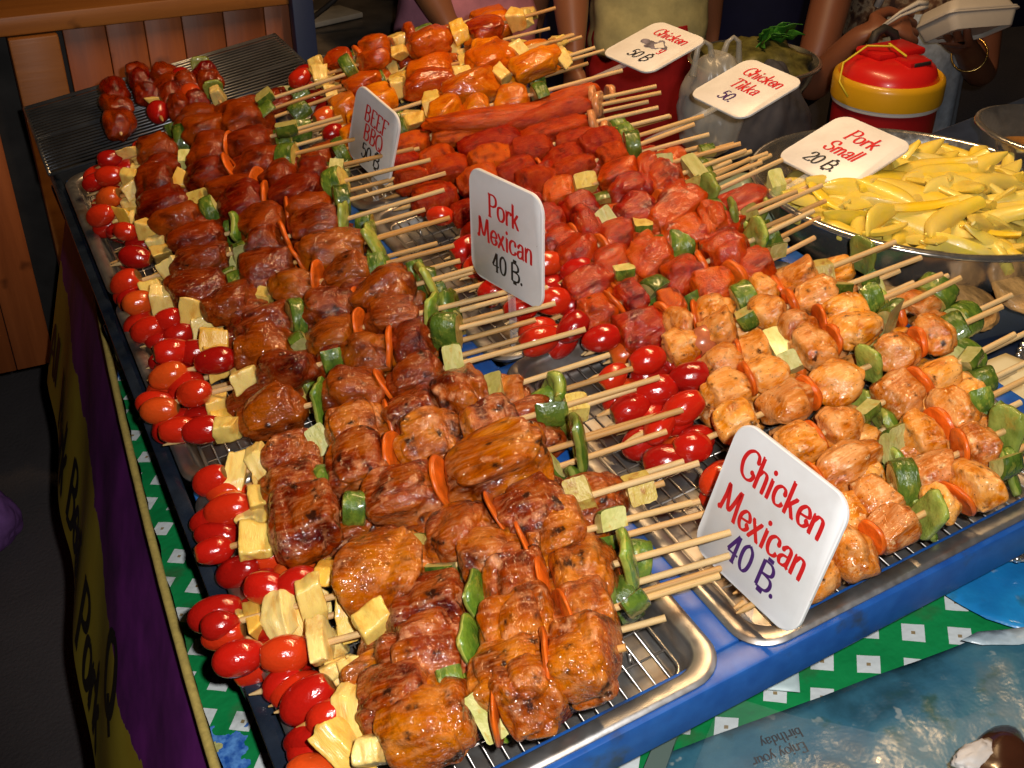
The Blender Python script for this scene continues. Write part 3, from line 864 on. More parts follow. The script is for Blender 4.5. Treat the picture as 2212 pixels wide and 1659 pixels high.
# ------------------------------------------------------------------ display frame of blue square tube
fr = thing('display_frame', 'blue painted steel frame of square tube holding the trays above the cloth', 'frame', (0.3, 1.05, TZ))
bt = 0.024
def bar(name, x0, x1, y0, y1, z1, h, mat=None):
    bm = bmesh.new()
    box(bm, ((x0 + x1) / 2 - 0.3, (y0 + y1) / 2 - 1.05, z1 - h / 2 - TZ), (x1 - x0, y1 - y0, h), bevel=0.0025)
    return link(name, autosmooth(mesh_bm(bm)), mat or M['blue'], fr)
ZB = ZR - 0.004
FX = (-0.026, 0.283, 0.632)
FYF = 0.434
bar('rail', -0.026, 0.672, FYF, FYF + bt, ZB, 0.034)                 # front
bar('rail', -0.020, -0.0055, FYF + bt + 0.0005, 1.96, ZB - 0.006, 0.03, M['blueshade'])  # left side, coloured dark to stand for its shade
for x in FX[1:]: bar('rail', x, x + bt, FYF + bt + 0.0005, 1.75, ZB, 0.026)
for y in (0.851, 1.2405, 1.632):
    bar('cross_rail', FX[0] + bt + 0.0005, FX[1] - 0.0005, y, y + 0.016, ZB - 0.006, 0.02)
    bar('cross_rail', FX[1] + bt + 0.0005, FX[2] - 0.0005, y, y + 0.016, ZB - 0.006, 0.02)
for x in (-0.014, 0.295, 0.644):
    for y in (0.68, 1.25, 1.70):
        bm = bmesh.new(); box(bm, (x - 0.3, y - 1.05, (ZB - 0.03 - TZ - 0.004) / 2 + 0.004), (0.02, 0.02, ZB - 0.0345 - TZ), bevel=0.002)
        link('leg', autosmooth(mesh_bm(bm)), M['blueshade'], fr)

# trays and wire racks
def tray(x0, x1, y0, y1, label, rlabel):
    c = Vector(((x0 + x1) / 2, (y0 + y1) / 2, ZR - 0.03))
    hx, hy = (x1 - x0) / 2, (y1 - y0) / 2
    loops = []
    for inset, z, r in ((0.0, 0.024, 0.03), (-0.0005, 0.0275, 0.03), (0.0015, 0.0295, 0.029), (0.0035, 0.030, 0.028), (0.0125, 0.0292, 0.024), (0.0145, 0.0275, 0.022), (0.0155, 0.024, 0.021),
                        (0.020, 0.003, 0.018), (0.0225, 0.0005, 0.016), (0.026, 0.0, 0.014)):
        loops.append(rrect(-hx + inset, hx - inset, -hy + inset, hy - inset, r, z, 8))
    bm = bmesh.new(); loft(bm, loops)
    o = link('metal_tray', autosmooth(mesh_bm(bm), 50), M['tray'], loc=c)
    solidify(o, 0.0009)
    tag(o, label, 'tray', 'metal trays in the blue frame')
    bm = bmesh.new()
    ix, iy = hx - 0.024, hy - 0.024
    z = 0.0125
    tube(bm, rrect(-ix, ix, -iy, iy, 0.012, z, 4), 0.0017, 6, closed=True)
    n = int(2 * ix / 0.0115)
    for k in range(1, n):
        x = -ix + 2 * ix * k / n
        tube(bm, [(x, -iy, z + 0.001), (x, iy, z + 0.001)], 0.0008, 5)
    n = int(2 * iy / 0.026)
    for k in range(1, n):
        y = -iy + 2 * iy * k / n
        tube(bm, [(-ix, y, z - 0.0006), (ix, y, z - 0.0006)], 0.0010, 5)
    for x in (-ix * 0.8, ix * 0.8):
        for y in (-iy * 0.8, iy * 0.8):
            tube(bm, [(x, y, 0.001), (x, y, z)], 0.0016, 6)
    o = link('wire_rack', mesh_bm(bm), M['wire'], loc=c)
    tag(o, rlabel, 'wire rack', 'wire racks inside the trays')
LX = (-0.004, 0.287); MX = (0.304, 0.634)
YS = ((0.439, 0.856), (0.859, 1.2455), (1.2485, 1.637), (1.640, 1.95))
tray(*LX, *YS[0], 'aluminium tray of glazed pork at the front corner of the blue frame', 'wire rack lying in the front tray of glazed pork')
tray(*LX, *YS[1], 'aluminium tray of dark pork between the glazed pork and the beef', 'wire rack under the dark pork skewers')
tray(*LX, *YS[2], 'aluminium tray of beef beside the dark wire grill', 'wire rack under the beef skewers')
tray(*MX, *YS[0], 'aluminium tray of golden chicken behind the largest sign', 'wire rack under the golden chicken skewers')
tray(*MX, *YS[1], 'aluminium tray of red pork behind the Pork Mexican sign', 'wire rack under the red pork skewers')
tray(*MX, *YS[2], 'aluminium tray of red minced kebabs', 'wire rack under the red minced kebabs')
tray(0.43, 0.68, 1.640, 1.765, 'aluminium tray of orange chicken and pineapple at the far end', 'wire rack under the orange chicken at the far end')

# ------------------------------------------------------------------ skewers
ORD = 'first second third fourth fifth sixth seventh eighth ninth tenth eleventh twelfth'.split()
def row(name, meat, desc, where, tail, rad, group, rows, under=0.5, extra=None, zt=0.012, ze=0.055, drop=0.028, layers=2):
    for i, r in enumerate(rows):
        T, E, items = r[:3]
        kw = r[3] if len(r) > 3 else {}
        skewer(name, f'{desc}, {ORD[i]} {where}', 'skewer', group, meat, T, E, items, kw.get('rad', rad), kw.get('zt', zt) + 0.004 * (i % 2), kw.get('ze', ze) + rng.uniform(-0.006, 0.008))
    for deep in range(layers):
      for i in range(len(rows) - 1):
        if rng.random() > under + 0.3: continue
        (T0, E0, it0), (T1, E1, _) = rows[i][:3], rows[i + 1][:3]
        a = rng.uniform(0.4, 0.6) if deep == 0 else rng.uniform(0.0, 0.3)
        dx = rng.uniform(-14, 14) + 8 * deep
        T = (T0[0] * (1 - a) + T1[0] * a + dx, T0[1] * (1 - a) + T1[1] * a)
        E = (E0[0] * (1 - a) + E1[0] * a + dx + rng.uniform(-80, 35), E0[1] * (1 - a) + E1[1] * a + rng.uniform(-14, 22))
        its = []
        for it in it0.split():
            p, q = [float(c) for c in it[1:].split('-')]
            sh = dx + rng.uniform(-8, 8) + (T1[0] - T0[0]) * a
            its.append(f'{it[0]}{p + sh:.0f}-{q + sh:.0f}')
        where_ = f'{ORD[i]} and {ORD[i + 1]} {where}'
        skewer(name, f'half buried {tail} skewer beneath {where_}' if deep == 0 else f'lowest {tail} skewer pressed under {where_}', 'skewer', group, meat, T, E, ' '.join(its), rad * (0.92 if deep == 0 else 0.8), zt - drop * (0.45 if deep == 0 else 0.55), ze - 0.022 - 0.012 * deep)

row('pork_skewer', 'pork', 'glazed brown pork skewer', 'from the blue front rail', 'glazed pork', 0.0285, 'glazed pork skewers in the front tray', [
    ((615, 1668), (1262, 1462), 't615-712 p708-778 p790-850 m840-1030 g1020-1068 c1066-1090 m1070-1212'),
    ((640, 1572), (1352, 1398), 't662-770 p735-800 m775-955 z952-1008 m1010-1185 c1180-1200 m1190-1342'),
    ((592, 1540), (1555, 1243), 't612-712 p745-810 m838-1010 g1005-1060 m1052-1210 c1206-1222 m1215-1335 g1332-1392'),
    ((488, 1448), (1578, 1150), 't484-566 t573-668 p665-720 p765-860 m850-1010 g1010-1060 m1055-1185 c1178-1198 m1190-1325 g1326-1388'),
    ((440, 1362), (1495, 1085), 't438-525 p520-560 p575-640 p655-715 m735-920 g925-990 m985-1135 c1130-1150 m1140-1290 z1292-1352'),
    ((540, 1292), (1510, 1000), 't548-606 t604-690 p690-752 m742-885 g872-925 m925-1075 c1072-1092 m1080-1225 g1222-1280'),
    ((425, 1203), (1475, 885), 't425-516 p520-602 m600-748 g742-795 m782-948 c944-966 m955-1205 g1208-1260', {'zt': 0.022}),
    ((435, 1112), (1425, 815), 't440-528 p532-584 m575-700 z688-724 m715-850 c846-866 m860-1000 m1005-1130 g1146-1220'),
    ((436, 1048), (1317, 766), 't438-488 p492-540 p545-586 m575-688 z672-716 m706-838 c836-856 m838-955 m950-1062 z1022-1085'),
], under=0.8)
row('dark_pork_skewer', 'darkpork', 'dark glazed pork skewer', 'from the front of its tray', 'dark pork', 0.0240, 'dark pork skewers in the middle tray', [
    ((352, 962), (1265, 711), 't362-420 t405-480 p470-525 m522-672 g664-708 m700-828 c826-842 m838-962 g955-1000'),
    ((312, 886), (1200, 655), 't312-376 t395-440 p500-575 m572-690 g690-740 m732-835 c830-852 m848-940 g936-996'),
    ((318, 822), (1177, 610), 't325-385 t430-505 p440-500 m500-640 z630-662 m656-775 c772-790 m785-910 g910-955'),
    ((330, 776), (1090, 560), 't330-410 t380-445 p440-500 m515-625 z622-655 m645-760 m760-900 g905-945'),
    ((288, 716), (981, 530), 't286-344 t340-395 p395-450 m448-560 z552-590 m588-690 c686-702 m696-800 g796-838'),
    ((272, 672), (972, 470), 't275-330 p325-375 m372-492 z490-532 m528-640 c636-652 m650-785 g780-815'),
    ((250, 622), (960, 410), 't250-300 p350-400 m380-500 z500-535 m530-620 c612-630 m625-735 g728-760'),
], under=0.6)
row('beef_skewer', 'beef', 'dark red brown beef skewer', 'from the front of the beef tray', 'beef', 0.0250, 'beef skewers by the wire grill', [
    ((238, 575), (963, 374), 't262-330 p328-376 m372-492 g488-528 m520-622 c615-630 m628-722 z718-752'),
    ((240, 515), (930, 345), 't250-300 p300-345 m338-440 z440-472 m470-575 c570-588 m585-700 z706-748'),
    ((192, 482), (893, 321), 't198-252 p250-300 m296-412 z408-450 m445-560 c552-566 m560-640 m640-715 z716-745'),
    ((196, 440), (800, 292), 't205-262 p262-312 m306-390 p376-412 m410-500 c498-512 m510-600 z602-640'),
    ((182, 408), (738, 252), 't188-225 t215-265 p262-302 m298-388 g384-412 m408-500 c495-510 m500-590 z600-650'),
    ((200, 366), (738, 185), 't212-262 p258-302 m298-382 g376-410 m392-490 m480-565 z558-596'),
    ((345, 292), (745, 161), 'g360-392 m388-470 m465-560 z555-592', {'zt': 0.02}),
], under=0.7)
row('chicken_skewer', 'chicken', 'golden chicken skewer with carrot', 'from the blue front rail', 'golden chicken', 0.0182, 'golden chicken skewers behind the largest sign', [
    ((1590, 1325), (2262, 968), 'm1700-1795 m1800-1880 c1876-1896 m1890-1985 g1978-2012 m2008-2060 c2054-2072 m2066-2130 g2150-2196'),
    ((1560, 1232), (2262, 885), 'm1680-1760 c1755-1772 m1770-1850 m1852-1930 g1930-1972 m1968-2066 c2062-2082 m2076-2146 g2148-2200'),
    ((1540, 1152), (2230, 812), 't1560-1625 m1690-1770 c1765-1780 m1775-1905 g1902-1960 m1950-2020 c2016-2040 m2032-2105 g2100-2148'),
    ((1520, 1068), (2192, 722), 't1535-1600 m1680-1765 c1758-1778 m1772-1856 g1856-1900 m1896-1980 c1974-1998 m1992-2072 z2074-2112'),
    ((1390, 1008), (2165, 662), 't1405-1460 t1455-1520 m1545-1630 m1632-1740 c1736-1762 m1756-1858 g1856-1896 m1890-1972 c1966-1990 m1982-2046 z2048-2090'),
    ((1350, 955), (2075, 600), 't1395-1455 t1450-1520 m1520-1612 c1608-1626 m1616-1696 g1690-1724 m1720-1790 c1786-1808 m1802-1898 g1895-1942'),
    ((1290, 900), (2035, 592), 't1318-1380 t1385-1450 t1460-1528 m1515-1590 c1586-1600 m1596-1660 z1662-1700 m1698-1768 c1764-1782 m1776-1866 g1864-1906'),
    ((1262, 825), (1990, 556), 't1285-1345 t1355-1430 m1430-1510 h1500-1530 m1520-1596 z1592-1632 m1630-1700 c1696-1720 m1714-1808 g1806-1842'),
    ((1370, 742), (1935, 522), 'm1440-1502 c1498-1515 m1510-1588 z1585-1630 m1626-1680 c1676-1698 m1692-1768 z1762-1802'),
], under=0.6, drop=0.03)
row('red_pork_skewer', 'redpork', 'glossy red pork skewer', 'from the front of its tray', 'red pork', 0.0198, 'red pork skewers behind the middle sign', [
    ((1262, 768), (1760, 513), 't1276-1338 m1335-1430 c1424-1444 m1440-1482 z1474-1512 m1508-1580 c1574-1600 m1594-1665 g1662-1694'),
    ((1110, 765), (1758, 455), 't1205-1262 t1140-1200 m1258-1330 c1326-1340 m1335-1392 z1390-1432 m1428-1510 c1505-1525 m1518-1610 g1606-1645'),
    ((1090, 700), (1776, 400), 't1105-1165 t1164-1226 m1230-1320 z1322-1362 m1360-1450 z1452-1500 m1496-1595 g1598-1632'),
    ((1205, 612), (1722, 413), 't1220-1284 m1285-1365 c1362-1378 m1375-1424 z1396-1436 m1430-1520 g1570-1604 m1515-1572'),
    ((1020, 655), (1690, 345), 't1040-1095 t1160-1215 m1210-1290 c1288-1304 m1300-1370 z1368-1404 m1400-1515 g1510-1545'),
    ((992, 605), (1645, 350), 't1010-1065 t1080-1130 m1170-1240 c1236-1252 m1248-1300 z1294-1334 m1330-1420 c1418-1434 m1430-1490 g1486-1520'),
    ((960, 560), (1612, 325), 't985-1040 m1060-1140 m1140-1215 m1215-1285 z1285-1318 m1316-1400 c1396-1410 m1405-1476 z1480-1512'),
    ((1020, 470), (1600, 310), 'm1080-1170 z1240-1292 m1168-1245 m1290-1380 m1378-1430 z1410-1458'),
    ((1000, 430), (1532, 290), 'm1050-1140 m1138-1200 z1200-1232 m1228-1345 z1344-1376 m1290-1345'),
], under=0.8, drop=0.03)
row('minced_kebab', 'kebab', 'smooth brick red minced kebab on a stick', 'counted from the red pork side', 'minced kebab', 0.0180, 'red minced kebabs', [
    ((880, 500), (1500, 268), 't925-975 m970-1040 m1036-1110 c1108-1120 m1118-1200 m1196-1290 m1286-1350 z1352-1384'),
    ((850, 455), (1520, 250), 'm895-990 m988-1080 m1076-1160 c1158-1172 m1165-1260 m1256-1340 z1342-1376'),
    ((830, 402), (1447, 250), 'm850-930 m926-1020 m1016-1105 m1100-1200 m1196-1300 o1292-1320', {'zt': 0.018}),
    ((822, 372), (1422, 232), 'm838-910 m906-985 m985-1130 m1126-1272 o1270-1300', {'zt': 0.022}),
    ((812, 325), (1428, 200), 'm842-930 m926-1065 m1060-1278 o1276-1304', {'zt': 0.026}),
    ((852, 310), (1418, 186), 'm905-1262 o1262-1292', {'zt': 0.03}),
], under=0.3, layers=1)
row('orange_chicken_skewer', 'tikka', 'orange chicken skewer with pineapple', 'counted from the kebab side', 'orange chicken', 0.0235, 'orange chicken skewers at the far end', [
    ((720, 318), (1345, 152), 'm735-810 z855-885 p880-925 m925-1000 m1000-1060 z1150-1180 m1060-1148'),
    ((690, 290), (1285, 103), 't700-740 m745-850 p905-950 m945-1080 p1066-1100 m1098-1208 p1205-1238', {'zt': 0.028}),
    ((668, 262), (1240, 75), 't680-720 p715-745 m712-780 m775-852 p845-880 r872-990 p975-1022 r1018-1110 p1105-1146', {'zt': 0.03}),
    ((646, 215), (1215, 85), 't652-700 p700-735 r740-830 z800-830 p845-880 r876-985 p985-1020 m1020-1090', {'zt': 0.015}),
    ((628, 182), (1200, 17), 't632-672 p675-715 z738-765 r765-845 p850-885 r880-978 p968-1012 r1005-1090 p1090-1136', {'zt': 0.045, 'ze': 0.075}),
    ((640, 165), (1030, 40), 'p668-705 r708-768 c768-785 r780-845 p842-876 r872-905 z900-940', {'zt': 0.03}),
], under=0.4)
# ------------------------------------------------------------------ signs
def sign(label, corners, lines, post=None, scribble=False):
    c = [Vector(p) for p in corners]
    o = sum(c, Vector()) / 4
    ex = (c[1] - c[0]).normalized(); ey = (c[0] - c[3]); ey = (ey - ex * ey.dot(ex)).normalized(); ez = ex.cross(ey)
    w, h = (c[1] - c[0]).length / 2, (c[0] - c[3]).length / 2
    root = thing('price_sign', label, 'sign', o, 'white price signs on acrylic stems')
    R = Matrix((ex, ey, ez)).transposed()
    root.rotation_euler = R.to_euler()
    bm = bmesh.new()
    loops = [rrect(-w + i, w - i, -h + i, h - i, 0.017 - i * 0.5, z, 8) for i, z in ((0.0008, -0.0038), (0, -0.0030), (0, -0.0008), (0.0008, 0.0))]
    rr = loft(bm, loops); bm.faces.new(list(reversed(rr[0])))
    link('sign_plate', autosmooth(mesh_bm(bm), 40), M['plate'], root)
    for txt, x, y, ht, mat, slant in lines:
        bm = bmesh.new()
        wd = text_width(txt) * ht
        text_bm(bm, txt, Vector((x * w * 2 - wd / 2, y * h * 2, 0)), Vector((1, 0, 0)), Vector((slant, 1, 0)), ht, thick=0.155, thin=0.075)
        link('lettering', mesh_bm(bm, smooth=False), M[mat], root)
    if scribble:
        bm = bmesh.new()
        r = random.Random(3)
        for k in range(16):
            x, y = r.gauss(-0.002, 0.012), r.gauss(0.002, 0.0035); s = r.uniform(0.002, 0.006)
            bm.faces.new([bm.verts.new((x + s * 1.6 * math.cos(a), y + s * math.sin(a), 0.0004 + k * 0.00002)) for a in [2 * PI * q / 9 for q in range(9)]])
        link('ink_smudge', mesh_bm(bm, smooth=False), simple('smudged ink', (0.22, 0.20, 0.26), 0.5, var=0.8, nscale=60), root)
        bm = bmesh.new()
        bm.faces.new([bm.verts.new((x, y, 0.0009)) for x, y in ((0.004, 0.014), (0.019, 0.004), (0.008, -0.004), (-0.001, 0.002))])
        link('sticker', mesh_bm(bm, smooth=False), M['plate'], root)
        bm = bmesh.new()
        text_bm(bm, 'g', Vector((0.018, -0.008, 0)), Vector((1, 0, 0)), Vector((0.1, 1, 0)), 0.016)
        link('lettering', mesh_bm(bm, smooth=False), M['ink_red'], root)
    if post:
        bm = bmesh.new()
        a, b2 = [Vector(p) - o for p in post]
        RI = R.transposed()
        a, b2 = RI @ a, RI @ b2
        d = (b2 - a).normalized()
        s = d.cross(Vector((0, 0, 1))).normalized() * 0.0045; u = d.cross(s).normalized() * 0.0014
        vs = [[bm.verts.new(p + s * i + u * j) for i, j in ((-1, -1), (1, -1), (1, 1), (-1, 1))] for p in (a, b2)]
        for k in range(4): bm.faces.new((vs[0][k], vs[0][(k + 1) % 4], vs[1][(k + 1) % 4], vs[1][k]))
        bm.faces.new(list(reversed(vs[0]))); bm.faces.new(vs[1])
        link('stem', mesh_bm(bm, smooth=False), M['acrylic'], root)
    return root
def lowmid(c, s=0.006):
    a = (Vector(c[2]) + Vector(c[3])) / 2
    up = (Vector(c[0]) - Vector(c[3])).normalized()
    ez = (Vector(c[1]) - Vector(c[0])).cross(up).normalized()
    return a + up * 0.02 - ez * 0.0055
def post_to(c, px, py, z): return (lowmid(c), P(px, py, z))
K = [[0.3652, 0.5371, 1.0397], [0.3734, 0.4254, 1.037], [0.3249, 0.4242, 0.9361], [0.3167, 0.5359, 0.9388]]
sign('large white sign reading Chicken Mexican 40 baht, leaning on the front rail', K,
     [('Chicken', 0.015, 0.165, 0.0235, 'ink_red', 0.0), ('Mexican', -0.01, -0.135, 0.0235, 'ink_red', 0.0), ('40 \u0e3f.', 0.03, -0.37, 0.0215, 'ink_blue', 0.0)], (lowmid(K), lowmid(K) + Vector((-0.012, 0.0, -0.085))))
K = [[0.3423, 0.9429, 1.0889], [0.3651, 0.8333, 1.0901], [0.3474, 0.8283, 0.9797], [0.3245, 0.938, 0.9784]]
sign('white sign reading Pork Mexican 40 baht standing among the stick ends', K,
     [('Pork', -0.01, 0.13, 0.0225, 'ink_red', 0.0), ('Mexican', 0.0, -0.115, 0.0225, 'ink_red', 0.0), ('40 \u0e3f.', 0.04, -0.355, 0.0195, 'ink_black', 0.0)], (lowmid(K), lowmid(K) + Vector((-0.01, 0, -0.11))))
K = [[0.4164, 1.5383, 0.9633], [0.4351, 1.4308, 0.938], [0.3992, 1.4491, 0.8335], [0.3805, 1.5566, 0.8588]]
ctr = CAM
K = [list(CAM + (Vector(p) - CAM) * 0.86) for p in K]
sign('white sign reading BEEF BBQ 50, half hidden by beef sticks', K,
     [('BEEF', 0.03, 0.12, 0.0205, 'ink_red', 0.0), ('BBQ', 0.03, -0.12, 0.0205, 'ink_red', 0.0), ('50 \u0e3f', 0.04, -0.36, 0.0185, 'ink_black', 0.0)], (lowmid(K), lowmid(K) + Vector((-0.01, 0, -0.07))))
K = [[0.8415, 1.4198, 0.9636], [0.8549, 1.3127, 0.9606], [0.7485, 1.2998, 0.9471], [0.7352, 1.407, 0.9502]]
sign('white sign reading Chicken 50 with a smudged line, tilted back before the red skirt', K,
     [('Chicken', 0.02, 0.20, 0.0185, 'ink_red', 0.15), ('50 \u0e3f', 0.03, -0.34, 0.0185, 'ink_black', 0.15)], post_to(K, 1232, 192, ZR + 0.01), True)
K = [[0.8801, 1.2537, 0.9449], [0.8904, 1.1462, 0.9409], [0.784, 1.1367, 0.9247], [0.7738, 1.2441, 0.9288]]
sign('white sign reading Chicken Tikka 50, tilted back above a clear bag', K,
     [('Chicken', 0.03, 0.18, 0.0195, 'ink_red', 0.12), ('Tikka', 0.0, -0.08, 0.0195, 'ink_red', 0.12), ('50.', -0.03, -0.34, 0.0185, 'ink_blue', 0.12)], post_to(K, 1398, 305, ZR + 0.01))
K = [[0.8348, 1.0046, 0.9623], [0.8475, 0.8975, 0.9572], [0.7411, 0.8855, 0.9432], [0.7284, 0.9927, 0.9483]]
sign('white sign reading Pork Small 20 baht, tilted back over the mango bowl', K,
     [('Pork', 0.03, 0.16, 0.0205, 'ink_red', 0.12), ('Small', -0.0, -0.10, 0.0205, 'ink_red', 0.12), ('20 \u0e3f.', -0.03, -0.36, 0.0185, 'ink_black', 0.12)], post_to(K, 1640, 442, ZR + 0.01))

# ------------------------------------------------------------------ second table, right of the frame
t = thing('stall_table', 'second table with a dark top, right of the blue frame under the mango bowl', 'table', (0.99, 0.84, 0))
bm = bmesh.new(); box(bm, (0, -0.12, TZ - 0.014), (0.60, 0.76, 0.025), bevel=0.003)
link('table_top', mesh_bm(bm, smooth=False), simple('navy table sheet', (0.02, 0.03, 0.06), 0.35, var=0.5, nscale=20), t)
for x in (-0.27, 0.27):
    for y in (-0.46, 0.22):
        bm = bmesh.new(); tube(bm, [(x, y, 0), (x, y, TZ - 0.028)], 0.014, 10)
        link('leg', mesh_bm(bm), M['rackwire'], t)

# ------------------------------------------------------------------ bowl of mango
BC = Vector((0.845, 0.882, 0.916)); BR = 0.185
BN = Vector((0.208, -0.017, 0.978)).normalized()
BT = Matrix.Rotation(math.atan2(BN.x, BN.z), 3, 'Y')
def bowl(name, label, cat, c, R, rot, depth, mat, lip=0.008):
    bm = bmesh.new()
    prof = [(0.02, -depth), (R * 0.42, -depth), (R * 0.62, -depth * 0.93), (R * 0.80, -depth * 0.70), (R * 0.90, -depth * 0.40), (R * 0.955, -depth * 0.12), (R * 0.975, -0.003), (R * 0.985, 0.0), (R, 0.0), (R + lip * 0.5, -0.0015), (R + lip * 0.6, -0.005)]
    lathe(bm, prof, 72, cap_bottom=True)
    o = link(name, autosmooth(mesh_bm(bm), 60), mat, loc=c, rot=rot.to_euler())
    solidify(o, -0.0012)
    return tag(o, label, cat)
bowl('steel_bowl', 'wide polished steel bowl heaped with sliced mango', 'bowl', BC, BR, BT, 0.085, M['mirror'])
def mango_mat():
    m, nt, b = newmat('mango flesh')
    w, r = orand(nt)
    v = coords(nt)
    base = ramp(nt, r, [(0.0, (0.72, 0.58, 0.12)), (0.35, (0.80, 0.58, 0.025)), (0.7, (0.74, 0.62, 0.16)), (1.0, (0.80, 0.54, 0.012))])
    n = noise_tex(nt, v, 1.2, 4, w)
    nt.links.new(mixc(nt, ramp(nt, n, [(0.45, (0, 0, 0)), (0.75, (1, 1, 1))]), base, (0.66, 0.52, 0.16)), b.inputs['Base Color'])
    b.inputs['Roughness'].default_value = 0.36
    b.inputs['Subsurface Weight'].default_value = 0.15
    b.inputs['Subsurface Radius'].default_value = (0.01, 0.006, 0.001)
    bump(nt, b, noise_tex(nt, v, 3, 3, w), 0.06, 0.02)
    b.inputs['Coat Weight'].default_value = 0.2
    return m
M['mango'] = mango_mat()
def mango_mesh(seed):
    """a long cut of mango: a rounded back, two flat knife faces meeting at a sharp edge"""
    r = random.Random(seed + 77)
    bm = bmesh.new()
    n = 20
    bend = r.uniform(0.05, 0.5); th = r.uniform(0.14, 0.22); wd = r.uniform(0.25, 0.37); blunt = r.random() < 0.4
    sk = r.uniform(-0.6, 0.6)
    loops = []
    for i in range(n + 1):
        u = 2 * i / n - 1
        k = max(0.04, (1 - abs(u) ** 2.2)) ** 0.7
        if blunt and u > 0: k = max(0.04, 1 - 0.35 * u)
        w = wd * k; t = th * (0.3 + 0.7 * k)
        c = Vector((u, bend * (1 - u * u) * 0.6, 0.12 * u * u))
        prof = [(-1, 0), (-0.93, 0.35), (-0.72, 0.72), (-0.4, 0.95), (0, 1.05), (0.4, 0.95), (0.72, 0.72), (0.93, 0.35), (1, 0), (0.96, -0.08), (sk, -0.75), (sk - 0.08, -0.75), (-0.96, -0.08)]
        loops.append([c + Vector((0, a * w, b * t)) for a, b in prof])
    rr = loft(bm, loops); bm.faces.new(list(reversed(rr[0])))
    o = Vector((seed, 8, 8))
    for v in bm.verts: v.co *= 1 + 0.05 * noise.noise(v.co * 2 + o)
    bmesh.ops.recalc_face_normals(bm, faces=bm.faces[:])
    me = mesh_bm(bm, 'mango'); autosmooth(me, 32); me.materials.append(M['mango']); return me
MAN = [mango_mesh(i) for i in range(12)]
mr = random.Random(12)
for i in range(250):
    while True:
        x, y = mr.uniform(-1, 1), mr.uniform(-1, 1)
        if x * x + y * y < 1: break
    rad = math.hypot(x, y)
    # a heap leaning towards the front of the bowl
    lx, ly = x * BR * 0.86, y * BR * 0.86
    top = -0.014 + 0.024 * (1 - rad * rad) + 0.012 * (-y)
    if y > 0.55: top -= 0.03
    z = top - mr.random() ** 1.5 * 0.030
    s = mr.uniform(0.036, 0.052)
    if rad > 0.75: s *= 0.75
    yaw = mr.gauss(-0.35, 0.9)
    e = Euler((mr.gauss(0, 0.6), mr.gauss(0, 0.22), yaw)).to_matrix()
    o = link('mango_slice', MAN[i % 12])
    p = BC + BT @ Vector((lx, ly, z))
    o.location = p; o.rotation_euler = (BT @ e).to_euler(); o.scale = (s, s * mr.uniform(0.85, 1.15), s)
    tag(o, 'slice of ripe yellow mango heaped in the wide steel bowl', 'mango slice', 'mango slices in the steel bowl')

# ------------------------------------------------------------------ steel bowl of sauce at the right edge
SC_ = Vector((1.12, 0.926, 0.873)); ST = Matrix.Rotation(0.24, 3, 'Y')
bowl('steel_bowl', 'small polished steel bowl of amber sauce beside the mango bowl', 'bowl', SC_, 0.108, ST, 0.07, M['mirror'])
bm = bmesh.new(); lathe(bm, [(0.001, 0), (0.05, 0.0003), (0.094, 0.0)], 40, True)
o = link('sauce', mesh_bm(bm), simple('amber sauce', (0.34, 0.15, 0.02), 0.12, var=0.4, nscale=60, coat=0.6), loc=SC_ + ST @ Vector((0, 0, -0.038)), rot=ST.to_euler())
tag(o, 'amber sauce filling the small steel bowl', 'sauce')

# ------------------------------------------------------------------ clear tub of fritters and the beaded platters
BXC = P(2062, 640, TZ + 0.03); BXC.z = TZ + 0.008
bm = bmesh.new()
loops = [rrect(-0.078 * s, 0.078 * s, -0.058 * s, 0.058 * s, 0.028, z, 8) for s, z in ((1.05, 0.052), (1.0, 0.050), (0.97, 0.03), (0.93, 0.002), (0.88, 0.0))]
loft(bm, loops)
o = link('plastic_tub', autosmooth(mesh_bm(bm), 60), M['film'], loc=BXC, rot=(0, 0, -0.25)); solidify(o, 0.001)
tag(o, 'clear plastic tub of pale fritters tucked under the edge of the mango bowl', 'tub')
frit = simple('fritter batter', (0.60, 0.32, 0.10), 0.4, var=0.5, nscale=1.6, bmp=0.3, bdist=0.02, coat=0.2)
for i in range(9):
    bm = bmesh.new(); bmesh.ops.create_icosphere(bm, subdivisions=4, radius=1)
    oo = Vector((i * 9.3, 1, 5))
    for v in bm.verts:
        v.co *= 1 + 0.16 * noise.noise(v.co * 1.3 + oo) + 0.05 * noise.noise(v.co * 4 + oo)
    x, y = -0.05 + 0.05 * (i % 3) + rng.uniform(-0.006, 0.006), -0.042 + 0.038 * (i // 3) + rng.uniform(-0.005, 0.005)
    o = link('banana_fritter', mesh_bm(bm), frit, loc=BXC + Matrix.Rotation(-0.25, 3, 'Z') @ Vector((x, y, 0.033 + rng.uniform(-0.004, 0.006))), rot=(rng.uniform(-.4, .4), rng.uniform(-.4, .4), rng.uniform(0, 6)))
    o.scale = (0.034, 0.026, 0.011)
    tag(o, 'pale battered banana fritter inside the clear plastic tub', 'fritter', 'fritters in the clear tub')
